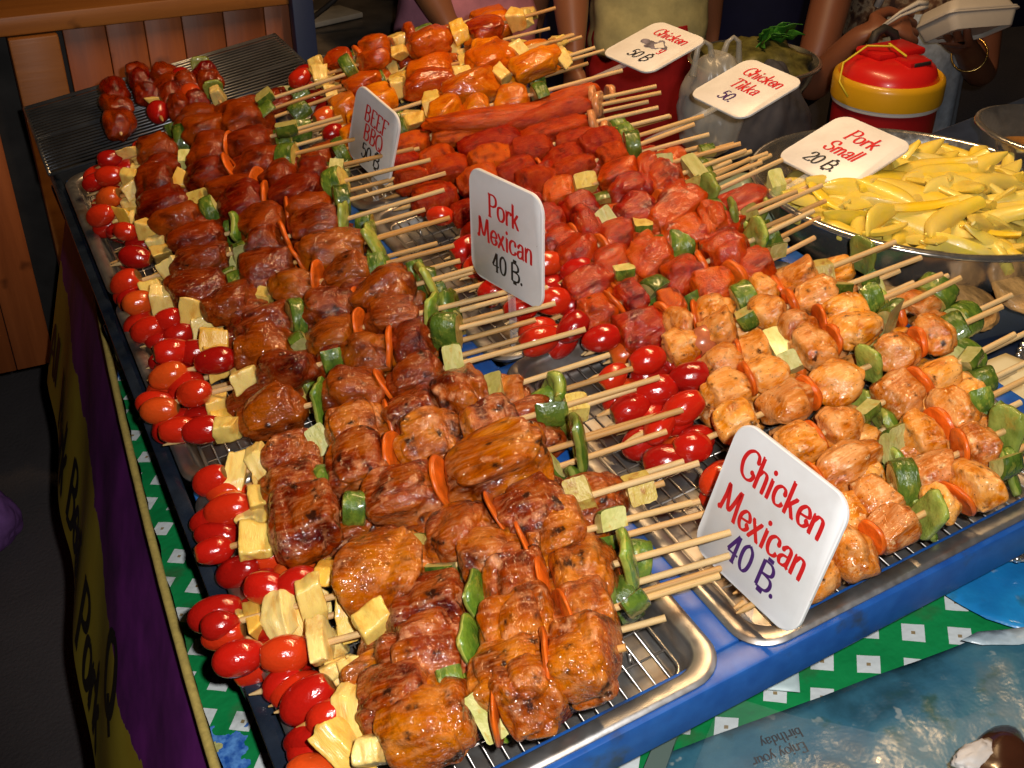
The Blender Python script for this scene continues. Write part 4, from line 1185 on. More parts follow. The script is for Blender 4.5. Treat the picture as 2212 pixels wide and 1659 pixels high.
def platter(label, c, R, food=None):
    root = thing('beaded_platter', label, 'platter', c, 'beaded steel platters')
    bm = bmesh.new(); lathe(bm, [(0.01, 0), (R * 0.72, 0.0), (R * 0.80, 0.006), (R * 0.97, 0.013), (R, 0.0125)], 64, True)
    solidify(link('platter_dish', autosmooth(mesh_bm(bm), 50), M['mirror'], root), 0.001)
    bm = bmesh.new()
    n = int(2 * PI * R / 0.0095)
    for k in range(n):
        a = 2 * PI * k / n
        g = bmesh.ops.create_icosphere(bm, subdivisions=2, radius=0.0036)
        bmesh.ops.translate(bm, verts=g['verts'], vec=(R * 0.985 * math.cos(a), R * 0.985 * math.sin(a), 0.0145))
    link('beaded_rim', mesh_bm(bm), M['mirror'], root)
    return root
PL1 = Vector((0.835, 0.560, TZ + 0.006))
platter('beaded steel platter with a torn sheet of waxed paper beside the chicken sticks', PL1, 0.115)
PL2 = Vector((0.620, 0.530, TZ + 0.012))
platter('beaded steel platter of pale cream pushed half under the front rail', PL2, 0.100)
bm = bmesh.new(); lathe(bm, [(0.001, 0.012), (0.05, 0.012), (0.070, 0.010), (0.079, 0.006)], 48, True)
tag(link('cream_pudding', mesh_bm(bm), simple('pale cream', (0.55, 0.58, 0.42), 0.35, var=0.1, nscale=20, bmp=0.2), loc=PL2), 'smooth pale cream filling the platter under the front rail', 'pudding')
def ragged(c, pts, z, mat, name, label, cat, lift=0.01, n=26):
    """a thin crumpled sheet with the given outline (x, y on the table)"""
    bm = bmesh.new()
    vs = [bm.verts.new((p[0] - c[0], p[1] - c[1], 0)) for p in pts]
    f = bm.faces.new(vs)
    bmesh.ops.triangulate(bm, faces=[f])
    for _ in range(4):
        bmesh.ops.subdivide_edges(bm, edges=[e for e in bm.edges if e.calc_length() > 0.012], cuts=1)
        bmesh.ops.triangulate(bm, faces=bm.faces[:])
    s = rng.uniform(0, 50)
    for v in bm.verts:
        q = v.co * 16
        v.co.z = lift * (0.9 + 0.8 * noise.noise(Vector((q.x, q.y, s))) + 0.35 * noise.noise(Vector((q.x * 3, q.y * 3, s))))
    bmesh.ops.recalc_face_normals(bm, faces=bm.faces[:])
    o = link(name, mesh_bm(bm), mat, loc=(c[0], c[1], z))
    if lift: solidify(o, 0.0004)
    return tag(o, label, cat)
def pxs(L, z): return [(P(x, y, z).x, P(x, y, z).y) for x, y in L]
def poly_sheet(L, z, *a, **k):
    pts = pxs(L, z)
    c = (sum(p[0] for p in pts) / len(pts), sum(p[1] for p in pts) / len(pts))
    return ragged(c, pts, z, *a, **k)
poly_sheet([(2108, 792), (2172, 768), (2250, 800), (2300, 850), (2240, 872), (2160, 880)], TZ + 0.03, simple('waxed paper', (0.62, 0.55, 0.34), 0.4, bmp=0.2), 'waxed_paper', 'torn cream waxed paper lying in the beaded platter', 'paper', lift=0.004)

# ------------------------------------------------------------------ printed plastic sheets in the front corner
def print_mat(name, cols, scale, rough=0.25, coat=0.3):
    m, nt, b = newmat(name)
    v = coords(nt)
    n = noise_tex(nt, v, scale, 6)
    k = len(cols)
    c = ramp(nt, n, [(0.30 + 0.40 * i / (k - 1), q) for i, q in enumerate(cols)])
    sp = noise_tex(nt, v, scale * 5, 2)
    c = mixc(nt, ramp(nt, sp, [(0.66, (0, 0, 0)), (0.72, (0.5, 0.5, 0.5))]), c, (0.36, 0.38, 0.34))
    sg = noise_tex(nt, v, scale * 2.2, 5)
    c = mixc(nt, ramp(nt, sg, [(0.60, (0, 0, 0)), (0.70, (0.7, 0.7, 0.7))]), c, (0.03, 0.07, 0.03))
    nt.links.new(c, b.inputs['Base Color'])
    b.inputs['Roughness'].default_value = rough; b.inputs['Coat Weight'].default_value = coat
    bump(nt, b, noise_tex(nt, v, 24, 4), 0.3, 0.01)
    return m
poly_sheet([(1395, 1650), (1560, 1588), (1770, 1510), (1975, 1432), (2085, 1392), (2260, 1375), (2330, 1640), (2240, 1790), (1380, 1790)], TZ + 0.008,
           print_mat('teal birthday print', [(0.02, 0.06, 0.045), (0.020, 0.07, 0.10), (0.032, 0.115, 0.165), (0.05, 0.14, 0.18), (0.10, 0.15, 0.16)], 15), 'printed_wrap', 'teal speckled birthday wrap spread in the front corner', 'gift wrap', lift=0.003)
poly_sheet([(1990, 1262), (2075, 1200), (2260, 1150), (2330, 1390), (2215, 1372), (2130, 1345)], TZ + 0.009,
           print_mat('blue printed plastic', [(0.008, 0.10, 0.30), (0.010, 0.16, 0.42), (0.015, 0.22, 0.50), (0.02, 0.28, 0.55)], 10), 'plastic_bag', 'bright blue printed plastic bag lying against the green cloth', 'bag', lift=0.004)
poly_sheet([(2075, 1392), (2110, 1372), (2200, 1362), (2290, 1352), (2290, 1380), (2200, 1398), (2120, 1402)], TZ + 0.014, simple('pale folded film', (0.34, 0.42, 0.46), 0.3, var=0.3, nscale=60, bmp=0.4, bdist=0.004), 'film_edge', 'twisted pale edge of film along the blue bag', 'film', lift=0.004)
poly_sheet([(1655, 1440), (1722, 1408), (1728, 1500), (1600, 1490), (1608, 1462)], TZ + 0.0085, simple('pale cloth back', (0.42, 0.52, 0.52), 0.5, var=0.12, nscale=80, bmp=0.2), 'cloth_scrap', 'pale blue scrap of cloth folded over the green lozenges', 'cloth', lift=0.003)
poly_sheet([(1500, 1672), (1566, 1512), (1735, 1560), (1900, 1600), (2080, 1560), (2280, 1470), (2330, 1640), (2200, 1790), (1480, 1790)], TZ + 0.017, M['film'], 'clear_film', 'crumpled clear film lying over the teal birthday wrap', 'film', lift=0.006)
bt_ = thing('birthday_text_card', 'small black greeting printed upside down on the teal wrap', 'lettering', P(1735, 1595, TZ + 0.0145))
for k, s in enumerate(('Enjoy your', 'birthday')):
    bm = bmesh.new()
    a = P(1738 - 12 * k, 1602 - 31 * k, TZ + 0.0145); bq = P(1640 - 12 * k, 1634 - 31 * k, TZ + 0.0145)
    ex = (bq - a).normalized(); ey = Vector((0, 0, 1)).cross(ex).normalized()
    text_bm(bm, s, a - bt_.location, ex, ey, 0.0085, thick=0.11, thin=0.07)
    link('lettering', mesh_bm(bm, smooth=False), M['ink_black'], bt_)
strip = [P(x, y, TZ + 0.011) for x, y in ((1468, 1520), (1518, 1500), (1462, 1600), (1430, 1690), (1372, 1712), (1415, 1610))]
bm = bmesh.new()
lo = [bm.verts.new(p - strip[0]) for p in strip]; hi = [bm.verts.new(p - strip[0] + Vector((0, 0, 0.004))) for p in strip]
bm.faces.new(hi); bm.faces.new(list(reversed(lo)))
for k in range(6): bm.faces.new((lo[k], lo[(k + 1) % 6], hi[(k + 1) % 6], hi[k]))
bmesh.ops.recalc_face_normals(bm, faces=bm.faces[:])
tag(link('acrylic_strip', mesh_bm(bm, smooth=False), simple('grey acrylic', (0.10, 0.14, 0.12), 0.15, coat=0.5), loc=strip[0]), 'grey translucent strip lying on the green cloth below the front rail', 'strip')
# a chocolate cake roll at the very corner
cp = P(2150, 1680, TZ + 0.026)
ck = thing('chocolate_cake', 'dark chocolate cake slice topped with white cream at the frame corner', 'cake', cp)
bm = bmesh.new(); bmesh.ops.create_uvsphere(bm, u_segments=32, v_segments=20, radius=1)
for v in bm.verts: v.co = Vector((v.co.x * 0.042, v.co.y * 0.022, v.co.z * 0.020)) * (1 + 0.08 * noise.noise(v.co * 2))
link('cake_body', mesh_bm(bm), simple('chocolate', (0.035, 0.012, 0.006), 0.2, coat=0.5, var=0.3), ck, rot=(0, 0, 0.5))
bm = bmesh.new(); bmesh.ops.create_uvsphere(bm, u_segments=24, v_segments=14, radius=1)
for v in bm.verts: v.co = Vector((v.co.x * 0.016, v.co.y * 0.009, v.co.z * 0.004)) * (1 + 0.35 * noise.noise(v.co * 2.4))
link('cream_topping', mesh_bm(bm), simple('cream', (0.42, 0.40, 0.38), 0.5), ck, loc=(-0.008, 0.012, 0.016))

# ------------------------------------------------------------------ grill with dark skewers at the far left
GY0, GY1, GX0, GX1 = 1.655, 1.955, -0.018, 0.405
gr = thing('charcoal_grill', 'sooty charcoal grill with a dark wire grate beside the wooden counter', 'grill', ((GX0 + GX1) / 2, (GY0 + GY1) / 2, TZ))
bm = bmesh.new()
hx, hy = (GX1 - GX0) / 2, (GY1 - GY0) / 2
loft(bm, [rrect(-hx + i, hx - i, -hy + i, hy - i, 0.008, z, 3) for i, z in ((0.02, 0.002), (0.004, 0.085), (0.004, 0.088), (0.012, 0.088), (0.03, 0.03))])
link('firebox', autosmooth(mesh_bm(bm), 40), M['soot'], gr)
bm = bmesh.new()
zz = 0.092
for y in (-hy, 0, hy): tube(bm, [(-hx, y, zz), (hx, y, zz)], 0.0026 if y else 0.002, 6)
for x in (-hx, hx): tube(bm, [(x, -hy, zz), (x, hy, zz)], 0.003, 6)
n = 24
for k in range(1, n):
    y = -hy + 2 * hy * k / n
    tube(bm, [(-hx, y, zz + 0.002), (hx, y, zz + 0.002)], 0.0019, 6)
link('wire_grate', mesh_bm(bm), M['rackwire'], gr)
def grill_skewer(label, a, bq, items, rad):
    T = P(*a, ZR + 0.022); E = P(*bq, ZR + 0.034)
    root = thing('sticky_skewer', label, 'skewer', T, 'dark sticky skewers on the wire grill')
    d = E - T; L = d.length; X = d / L
    place(STICK, 'bamboo_stick', root, X, (T + E) / 2, L / 2, 0.0026, 0.0026, 0)
    n = len(items)
    for i, k in enumerate(items):
        c = T + X * L * (0.06 + 0.84 * (i + 0.5) / n)
        ln = 0.84 * L / n
        if k == 'm': place(rng.choice(CH['sticky']), 'meat_piece', root, X, c, ln * 0.62, rad * rng.uniform(.9, 1.1), rad * rng.uniform(.85, 1.05), rng.uniform(0, 6), 0.2)
        elif k == 't': place(rng.choice(TOM), 'cherry_tomato', root, X, c, 0.019, 0.0165, 0.0165, rng.uniform(0, 6), 0.3)
        elif k == 'p': place(rng.choice(PINE), 'pineapple_piece', root, X, c, 0.010, 0.017, 0.020, rng.uniform(-.4, .4), 0.3)
        else: place(rng.choice(PEP), 'pepper_piece', root, X, c, 0.006, 0.014, 0.017, rng.uniform(-.4, .4), 0.3)
grill_skewer('short sticky red skewer lying apart on the bare grate', (262, 292), (246, 176), 'mmm', 0.022)
grill_skewer('sticky dark skewer with pineapple and tomato at its near end', (352, 262), (286, 142), 'tpmmm', 0.021)
grill_skewer('sticky dark skewer between the two with visible stick tips', (398, 255), (345, 144), 'mmmm', 0.021)
grill_skewer('sticky skewer with a large red tomato in its middle', (432, 240), (382, 150), 'mtmt', 0.021)
grill_skewer('sticky skewer with green pepper nearest the beef tray', (480, 228), (424, 128), 'pgmmg', 0.020)
# ------------------------------------------------------------------ wooden counter behind the grill
def wood_mat(name, a, b_, plank=0.0):
    m, nt, b = newmat(name)
    v = coords(nt)
    w, r = orand(nt)
    mp = nd(nt, 'ShaderNodeMapping'); mp.inputs['Scale'].default_value = (22, 22, 1.6) if plank else (1.6, 14, 22)
    nt.links.new(v, mp.inputs[0])
    n = noise_tex(nt, mp.outputs[0], 1.6, 6, w, 0.6)
    k = noise_tex(nt, v, 9, 3, w)
    c = ramp(nt, n, [(0.3, a), (0.7, b_)])
    c = mixc(nt, ramp(nt, k, [(0.66, (0, 0, 0)), (0.74, (1, 1, 1))]), c, tuple(x * 0.3 for x in a))
    hs = nt.nodes.new('ShaderNodeHueSaturation'); nt.links.new(c, hs.inputs['Color'])
    nt.links.new(mth(nt, 'ADD', mth(nt, 'MULTIPLY', r, 0.6), 0.7), hs.inputs['Value'])
    nt.links.new(hs.outputs[0], b.inputs['Base Color'])
    b.inputs['Roughness'].default_value = 0.45
    bump(nt, b, n, 0.25, 0.004)
    return m
M['plank'] = wood_mat('varnished plank', (0.24, 0.060, 0.014), (0.44, 0.125, 0.032), 1)
M['topwood'] = wood_mat('counter top wood', (0.17, 0.060, 0.013), (0.27, 0.105, 0.024))
WY = 2.28
wa, wb = PY(0, 44, WY), PY(640, -26, WY)
ang = math.atan2(wb.z - wa.z, wb.x - wa.x)
wc = thing('wooden_counter', 'varnished wooden counter of upright planks behind the wire grill', 'counter', wa, rot=(0, -ang, 0))
LW = (wb - wa).length
bm = bmesh.new(); box(bm, (LW / 2 - 0.33, 0.13, 0.0), (LW + 0.70, 0.36, 0.034), bevel=0.004)
link('counter_top', autosmooth(mesh_bm(bm), 30), M['topwood'], wc)
x = -0.5
pw = LW / 7.6
i = 0
while x < LW - 0.015:
    w_ = pw * rng.uniform(0.85, 1.12)
    bm = bmesh.new(); box(bm, (x + w_ / 2, -0.005, -0.36), (w_ - 0.0012, 0.018, 0.68), bevel=0.0022)
    if x > 0.05 or x < -0.12: link('plank', autosmooth(mesh_bm(bm), 30), M['plank'], wc)
    else: bm.free()
    x += w_; i += 1
bm = bmesh.new(); box(bm, (LW / 2 - 0.3, 0.02, -0.36), (LW + 0.6, 0.012, 0.68))
link('backing_board', mesh_bm(bm, smooth=False), M['soot'], wc)
bm = bmesh.new(); box(bm, (0.045, -0.035, -0.45), (0.085, 0.05, 0.86), bevel=0.004)
link('corner_post', autosmooth(mesh_bm(bm), 30), M['topwood'], wc)
# blue upright at the counter's end
pb = PY(655, 60, 2.22)
bm = bmesh.new(); box(bm, (0, 0, -0.3), (0.042, 0.03, 1.2), bevel=0.003)
tag(link('steel_upright', autosmooth(mesh_bm(bm), 30), simple('navy paint', (0.018, 0.03, 0.085), 0.5), loc=pb, rot=TILT.to_euler()), 'dark navy steel upright at the end of the wooden counter', 'post')

# dark steel bench behind the far trays, with papers on it
nb = PY(760, 120, 2.38)
pt = thing('prep_table', 'dark steel preparation table in the shade behind the far trays', 'table', nb, rot=TILT.to_euler())
bm = bmesh.new(); box(bm, (0.06, 0.30, 0), (0.62, 0.6, 0.02), bevel=0.003)
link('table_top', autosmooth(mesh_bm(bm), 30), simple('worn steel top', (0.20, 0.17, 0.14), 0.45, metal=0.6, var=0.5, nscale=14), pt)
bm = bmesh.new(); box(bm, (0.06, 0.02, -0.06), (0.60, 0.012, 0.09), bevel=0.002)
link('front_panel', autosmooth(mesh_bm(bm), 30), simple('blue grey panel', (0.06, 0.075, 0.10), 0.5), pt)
for x_ in (-0.22, 0.34):
    for y_ in (0.04, 0.56):
        bm = bmesh.new(); box(bm, (x_, y_, -0.32), (0.03, 0.03, 0.62)); link('leg', mesh_bm(bm, smooth=False), M['rackwire'], pt)
bm = bmesh.new()
box(bm, (0, 0, 0), (0.13, 0.10, 0.012), bevel=0.002)
tag(link('paper_stack', autosmooth(mesh_bm(bm), 30), simple('greyed paper', (0.30, 0.28, 0.24), 0.7, var=0.2), loc=nb + TILT @ Vector((0.03, 0.25, 0.018)), rot=(0, 0.14, 0.25)), 'short stack of grey papers on the dark preparation table', 'paper')
bm = bmesh.new(); tube(bm, [(0, 0, 0), (0.10, -0.05, 0.06), (0.2, -0.1, 0.13)], 0.006, 8)
tag(link('tong_handle', mesh_bm(bm), M['soot'], loc=nb + Vector((-0.10, 0.16, 0.02))), 'dark metal rod leaning across the preparation table', 'rod')
# ------------------------------------------------------------------ low bench at the back right with the drinks cooler and salad
KC = PY(1918, 182, 1.42)                       # centre of the yellow collar
SZ = KC.z - 0.25
tb = thing('side_table', 'low brown wooden side table under the red cooler', 'table', (KC.x, KC.y, SZ), rot=TILT.to_euler())
bm = bmesh.new(); box(bm, (0.16, 0.02, -0.012), (0.80, 0.42, 0.022), bevel=0.003)
link('table_top', autosmooth(mesh_bm(bm), 30), wood_mat('brown bench wood', (0.14, 0.05, 0.016), (0.26, 0.11, 0.04)), tb)
for x_ in (-0.2, 0.52):
    for y_ in (-0.16, 0.2):
        bm = bmesh.new(); box(bm, (x_, y_, -0.27), (0.04, 0.04, 0.49)); link('leg', mesh_bm(bm, smooth=False), wood_dark, tb)
ck = thing('drinks_cooler', 'round red plastic cooler with a yellow collar and a black carrying handle', 'cooler', KC, rot=TILT.to_euler())
plast = lambda n, c: simple(n, c, 0.32, var=0.06, nscale=20, coat=0.15)
RR = 0.089
bm = bmesh.new(); lathe(bm, [(RR * 0.90, -0.245), (RR * 0.93, -0.24), (RR * 0.955, -0.03), (RR * 0.955, -0.02)], 64, True)
link('body', autosmooth(mesh_bm(bm), 50), plast('dark red plastic', (0.32, 0.010, 0.012)), ck)
bm = bmesh.new(); lathe(bm, [(RR * 0.95, -0.026), (RR * 0.99, -0.026), (RR * 1.0, -0.023), (RR * 1.0, -0.019), (RR * 0.95, -0.018)], 64)
link('white_band', autosmooth(mesh_bm(bm), 50), plast('white plastic', (0.65, 0.62, 0.58)), ck)
bm = bmesh.new(); lathe(bm, [(RR * 0.96, -0.019), (RR * 1.015, -0.019), (RR * 1.02, -0.014), (RR * 1.02, 0.011), (RR * 1.0, 0.018), (RR * 0.95, 0.021), (RR * 0.89, 0.018), (RR * 0.88, 0.010)], 72)
link('collar', autosmooth(mesh_bm(bm), 60), plast('yellow plastic', (0.62, 0.33, 0.010)), ck)
bm = bmesh.new(); lathe(bm, [(RR * 0.88, 0.010), (RR * 0.87, 0.020), (RR * 0.80, 0.034), (RR * 0.66, 0.043), (RR * 0.3, 0.047), (0.001, 0.047)], 64)
link('lid', autosmooth(mesh_bm(bm), 40), plast('bright red plastic', (0.60, 0.014, 0.012)), ck)
bm = bmesh.new()
box(bm, (0.012, -0.035, 0.045), (0.046, 0.038, 0.013), bevel=0.003)
box(bm, (0.012, 0.02, 0.050), (0.10, 0.06, 0.012), bevel=0.005)
link('lid_grip', autosmooth(mesh_bm(bm), 40), plast('lid red', (0.52, 0.010, 0.010)), ck)
bm = bmesh.new(); box(bm, (0.014, -0.053, 0.047), (0.034, 0.004, 0.006), bevel=0.001)
link('spout_slot', mesh_bm(bm), M['soot'], ck)
bm = bmesh.new(); tube(bm, [(0.0, 0.055, 0.045), (0.012, 0.060, 0.066), (0.03, 0.062, 0.072), (0.05, 0.058, 0.062), (0.058, 0.055, 0.04)], 0.008, 10)
link('handle', mesh_bm(bm), M['soot'], ck)
bm = bmesh.new(); tube(bm, [(-0.10, -0.02, 0.0), (-0.105, 0.0, 0.02), (-0.085, 0.02, 0.042), (-0.04, 0.02, 0.064), (-0.01, -0.005, 0.066), (0.0, -0.03, 0.055), (-0.012, 0.0, 0.069), (0.0, 0.015, 0.062)], 0.0018, 6)
link('string', mesh_bm(bm), simple('yellow string', (0.62, 0.48, 0.02), 0.6), ck)

# clear carrier bag between the skirt and the bowl
def lumpy_bag(name, label, cat, c, s, mat, seed, handles=True):
    root = thing(name, label, cat, c, rot=TILT.to_euler())
    bm = bmesh.new(); bmesh.ops.create_icosphere(bm, subdivisions=5, radius=1)
    o = Vector((seed, 2, 3))
    for v in bm.verts:
        p = v.co
        k = 1 + 0.20 * noise.noise(p * 1.4 + o) + 0.10 * abs(noise.noise(p * 2.6 + o)) + 0.02 * noise.noise(p * 7 + o)
        v.co = Vector((p.x * s[0], p.y * s[1], p.z * s[2])) * k
        if v.co.z > 0: v.co.x *= 1 - 0.35 * v.co.z / s[2]
    link('bag_body', mesh_bm(bm), mat, root)
    if handles:
        bm = bmesh.new()
        for sx in (-1, 1):
            tube(bm, [(sx * s[0] * 0.15, 0, s[2] * 0.8), (sx * s[0] * 0.3, 0, s[2] * 1.12), (sx * s[0] * 0.5, 0, s[2] * 1.2), (sx * s[0] * 0.7, 0, s[2] * 1.1), (sx * s[0] * 0.8, 0, s[2] * 0.6)], [0.006, 0.004, 0.003, 0.004, 0.006], 6)
        link('bag_handle', mesh_bm(bm), mat, root)
    return root
lumpy_bag('carrier_bag', 'thin clear carrier bag with knotted handles behind the Chicken Tikka sign', 'bag', PY(1540, 225, 1.36), (0.050, 0.045, 0.080), M['bag'], 4)
lumpy_bag('food_bag', 'clear bag of green herbs lying against the rim of the mango bowl', 'bag', P(1600, 385, ZR + 0.0) + Vector((0.01, 0, -0.035)), (0.055, 0.045, 0.030), clear('herb bag', (0.42, 0.52, 0.36), 0.3, 0.6), 9, False)
# dark cloths and tubs in the shade under the Tikka sign
ragc = PY(1690, 235, 1.46)
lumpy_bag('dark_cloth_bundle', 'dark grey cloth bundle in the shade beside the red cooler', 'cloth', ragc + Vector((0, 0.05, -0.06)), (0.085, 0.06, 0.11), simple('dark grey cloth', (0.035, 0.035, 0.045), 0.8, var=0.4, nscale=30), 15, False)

# salad tub
VB = PY(1630, 125, 1.80)
vt = bowl('steel_bowl', 'dark steel bowl of green salad leaves in the shade at the back', 'bowl', VB, 0.125, TILT, 0.08, M['mirror'])
bm = bmesh.new(); bmesh.ops.create_icosphere(bm, subdivisions=4, radius=1)
for v in bm.verts: v.co = Vector((v.co.x * 0.105, v.co.y * 0.105, v.co.z * 0.05)) * (1 + 0.25 * noise.noise(v.co * 3) + 0.1 * noise.noise(v.co * 9))
tag(link('chopped_salad', mesh_bm(bm), simple('chopped salad', (0.13, 0.12, 0.03), 0.5, var=0.7, nscale=26, bmp=0.6, bdist=0.01), loc=VB + TILT @ Vector((0, 0, -0.02)), rot=TILT.to_euler()), 'chopped brown green salad piled in the dark steel bowl', 'salad')
lr = random.Random(5)
lt = thing('salad_leaves', 'bunch of bright green leaves standing in the salad bowl', 'salad leaves', VB + TILT @ Vector((0.035, 0.0, 0.03)))
lm = simple('green leaf', (0.045, 0.20, 0.018), 0.45, var=0.4, nscale=30)
for i in range(9):
    bm = bmesh.new()
    a = lr.uniform(-1.4, 1.4); ln = lr.uniform(0.04, 0.075)
    d = Vector((math.sin(a), -0.25 + lr.uniform(-.3, .3), math.cos(a) * 0.9))
    sd = d.cross(Vector((0.1, 1, 0.2))).normalized()
    L = []
    for k in range(9):
        t = k / 8
        w = 0.016 * math.sin(PI * min(1, t * 1.02) ** 0.8) + 0.0006
        c = d * ln * t + Vector((0, -0.02 * t * t, -0.02 * t * t))
        L.append([bm.verts.new(c + sd * w * j + Vector((0, 0.006 * abs(j) * math.sin(k * 2.1), 0))) for j in (-1, -0.4, 0.4, 1)])
    for A, B in zip(L, L[1:]):
        for j in range(3): bm.faces.new((A[j], A[j + 1], B[j + 1], B[j]))
    solidify(link('leaf', mesh_bm(bm), lm, lt), 0.0008)

# ------------------------------------------------------------------ people behind the stall
SKIN = simple('brown skin', (0.27, 0.105, 0.05), 0.45, var=0.12, nscale=6, sss=0.05)
SKIN2 = simple('deep brown skin', (0.20, 0.072, 0.036), 0.45, var=0.15, nscale=6, sss=0.05)
def grow(name, verts, edges, radii, mat, parent, org, sub=2, root=0):
    me = bpy.data.meshes.new(name)
    me.from_pydata([tuple(Vector(v) - org) for v in verts], edges, [])
    o = link(name, me, mat, parent)
    sk = o.modifiers.new('skin', 'SKIN'); sk.use_smooth_shade = True
    for i, r in enumerate(radii):
        d = me.skin_vertices[0].data[i]
        d.radius = r if isinstance(r, (tuple, list)) else (r, r)
        d.use_root = i == root
    s = o.modifiers.new('subdivision', 'SUBSURF'); s.levels = sub; s.render_levels = sub
    return o
class Fig:
    def __init__(s): s.v, s.e, s.r = [], [], []
    def add(s, p, r, prev=None):
        s.v.append(Vector(p)); s.r.append(r); i = len(s.v) - 1
        if prev is not None: s.e.append((prev, i))
        return i
    def hand(s, w, d, n, curl, sc_=1.0):
        """wrist index, finger direction, back-of-hand normal"""
        W0 = s.v[w]; d = d.normalized(); n = (n - d * n.dot(d)).normalized(); sd = d.cross(n).normalized()
        pm = s.add(W0 + d * 0.045 * sc_, (0.026 * sc_, 0.014 * sc_), w)
        kn = s.add(W0 + d * 0.075 * sc_, (0.034 * sc_, 0.013 * sc_), pm)
        for k, (off, ln) in enumerate(((-0.030, 0.062), (-0.010, 0.072), (0.011, 0.068), (0.030, 0.052))):
            base = W0 + (d * 0.088 + sd * off) * sc_
            i = s.add(base, 0.0092 * sc_, kn)
            p = base; a = 0
            for q, f in enumerate((0.42, 0.33, 0.25)):
                a += curl[q] * (1 + 0.06 * k)
                p = p + (d * math.cos(a) - n * math.sin(a)) * ln * f * sc_
                i = s.add(p, (0.0090 - 0.0008 * q) * sc_, i)
        t0 = s.add(W0 + (d * 0.035 - sd * 0.030) * sc_, 0.012 * sc_, pm)
        t1 = s.add(W0 + (d * 0.068 - sd * 0.046 - n * 0.016) * sc_, 0.0105 * sc_, t0)
        s.add(W0 + (d * 0.095 - sd * 0.036 - n * 0.032) * sc_, 0.009 * sc_, t1)
def person(label, hip, facing, arms, skin, width=1.0):
    """hip: world point; arms: list of (elbow, wrist, fingerdir, normal, curl) in world space for the two sides"""
    f = Fig()
    up = UP; fw = Vector((facing[0], facing[1], 0)).normalized(); fw = (fw - up * fw.dot(up)).normalized(); rt = fw.cross(up)
    leg = hip.z / up.z
    org = hip - up * leg
    q = lambda x, y, z: hip + rt * x + fw * y + up * z
    h = f.add(q(0, 0, 0), (0.112 * width, 0.078))
    wst = f.add(q(0, 0, 0.14), (0.092 * width, 0.066), h)
    ch = f.add(q(0, 0.01, 0.32), (0.108 * width, 0.074), wst)
    nb_ = f.add(q(0, 0, 0.44), (0.070, 0.056), ch)
    nk = f.add(q(0, 0.01, 0.52), 0.048, nb_)
    hd = f.add(q(0, 0.025, 0.60), (0.066, 0.078), nk)
    h2 = f.add(q(0, 0.018, 0.68), (0.074, 0.090), hd)
    f.add(q(0, 0.010, 0.75), (0.052, 0.062), h2)
    for sgn in (-1, 1):
        th = f.add(q(sgn * 0.085 * width, 0, -0.10), 0.066, h)
        kn = f.add(q(sgn * 0.085, 0.015, -leg * 0.5), 0.052, th)
        an = f.add(q(sgn * 0.085, -0.01, -leg + 0.075), 0.036, kn)
        hl = f.add(q(sgn * 0.087, 0.01, -leg + 0.035), 0.034, an)
        f.add(q(sgn * 0.095, 0.15, -leg + 0.022), (0.036, 0.02), hl)
    for sgn, (el, wr, fd, nn, curl) in zip((-1, 1), arms):
        sh = f.add(q(sgn * 0.165 * width, 0, 0.40), 0.050, nb_)
        e = f.add(el, 0.038, sh)
        m_ = f.add(el.lerp(wr, 0.35), 0.036, e)
        w = f.add(wr, (0.026, 0.020), m_)
        f.hand(w, fd, nn, curl)
    root = thing('person', label, 'person', org)
    grow('body', f.v, f.e, f.r, skin, root, org)
    # face: eyes, nose, mouth, ears; hair
    c = q(0, 0.018, 0.665) - org
    bm = bmesh.new()
    for sgn in (-1, 1):
        g = bmesh.ops.create_icosphere(bm, subdivisions=2, radius=0.011); bmesh.ops.translate(bm, verts=g['verts'], vec=c + rt * 0.031 * sgn + fw * 0.083 + up * 0.006)
    link('eyes', mesh_bm(bm), simple('eye', (0.25, 0.22, 0.2), 0.2), root)
    bm = bmesh.new()
    tube(bm, [c + fw * 0.088 + up * 0.006, c + fw * 0.102 - up * 0.026, c + fw * 0.09 - up * 0.034], [0.006, 0.013, 0.008], 8)
    for sgn in (-1, 1): tube(bm, [c + rt * 0.074 * sgn + up * 0.012, c + rt * 0.082 * sgn - fw * 0.008, c + rt * 0.074 * sgn - up * 0.022], [0.008, 0.012, 0.007], 8)
    link('nose_and_ears', mesh_bm(bm), skin, root)
    bm = bmesh.new(); tube(bm, [c + fw * 0.086 - up * 0.058 - rt * 0.022, c + fw * 0.096 - up * 0.056, c + fw * 0.086 - up * 0.058 + rt * 0.022], [0.003, 0.007, 0.003], 8)
    link('mouth', mesh_bm(bm), simple('lips', (0.25, 0.06, 0.05), 0.4), root)
    bm = bmesh.new(); bmesh.ops.create_icosphere(bm, subdivisions=4, radius=1)
    for v in bm.verts:
        p = v.co.copy()
        s_ = 1 + 0.05 * noise.noise(p * 4)
        yy_ = p.y * (0.10 if p.y < 0 else 0.078)
        v.co = (c + up * 0.035 - fw * 0.02 + rt * p.x * 0.092 * s_ + fw * yy_ * s_ + up * (p.z * 0.085 * s_ - (0.05 if (p.y < 0 and p.z < 0) else 0)))
    link('hair', mesh_bm(bm), simple('black hair', (0.012, 0.009, 0.008), 0.4), root)
    return root, org, q, rt, fw, up
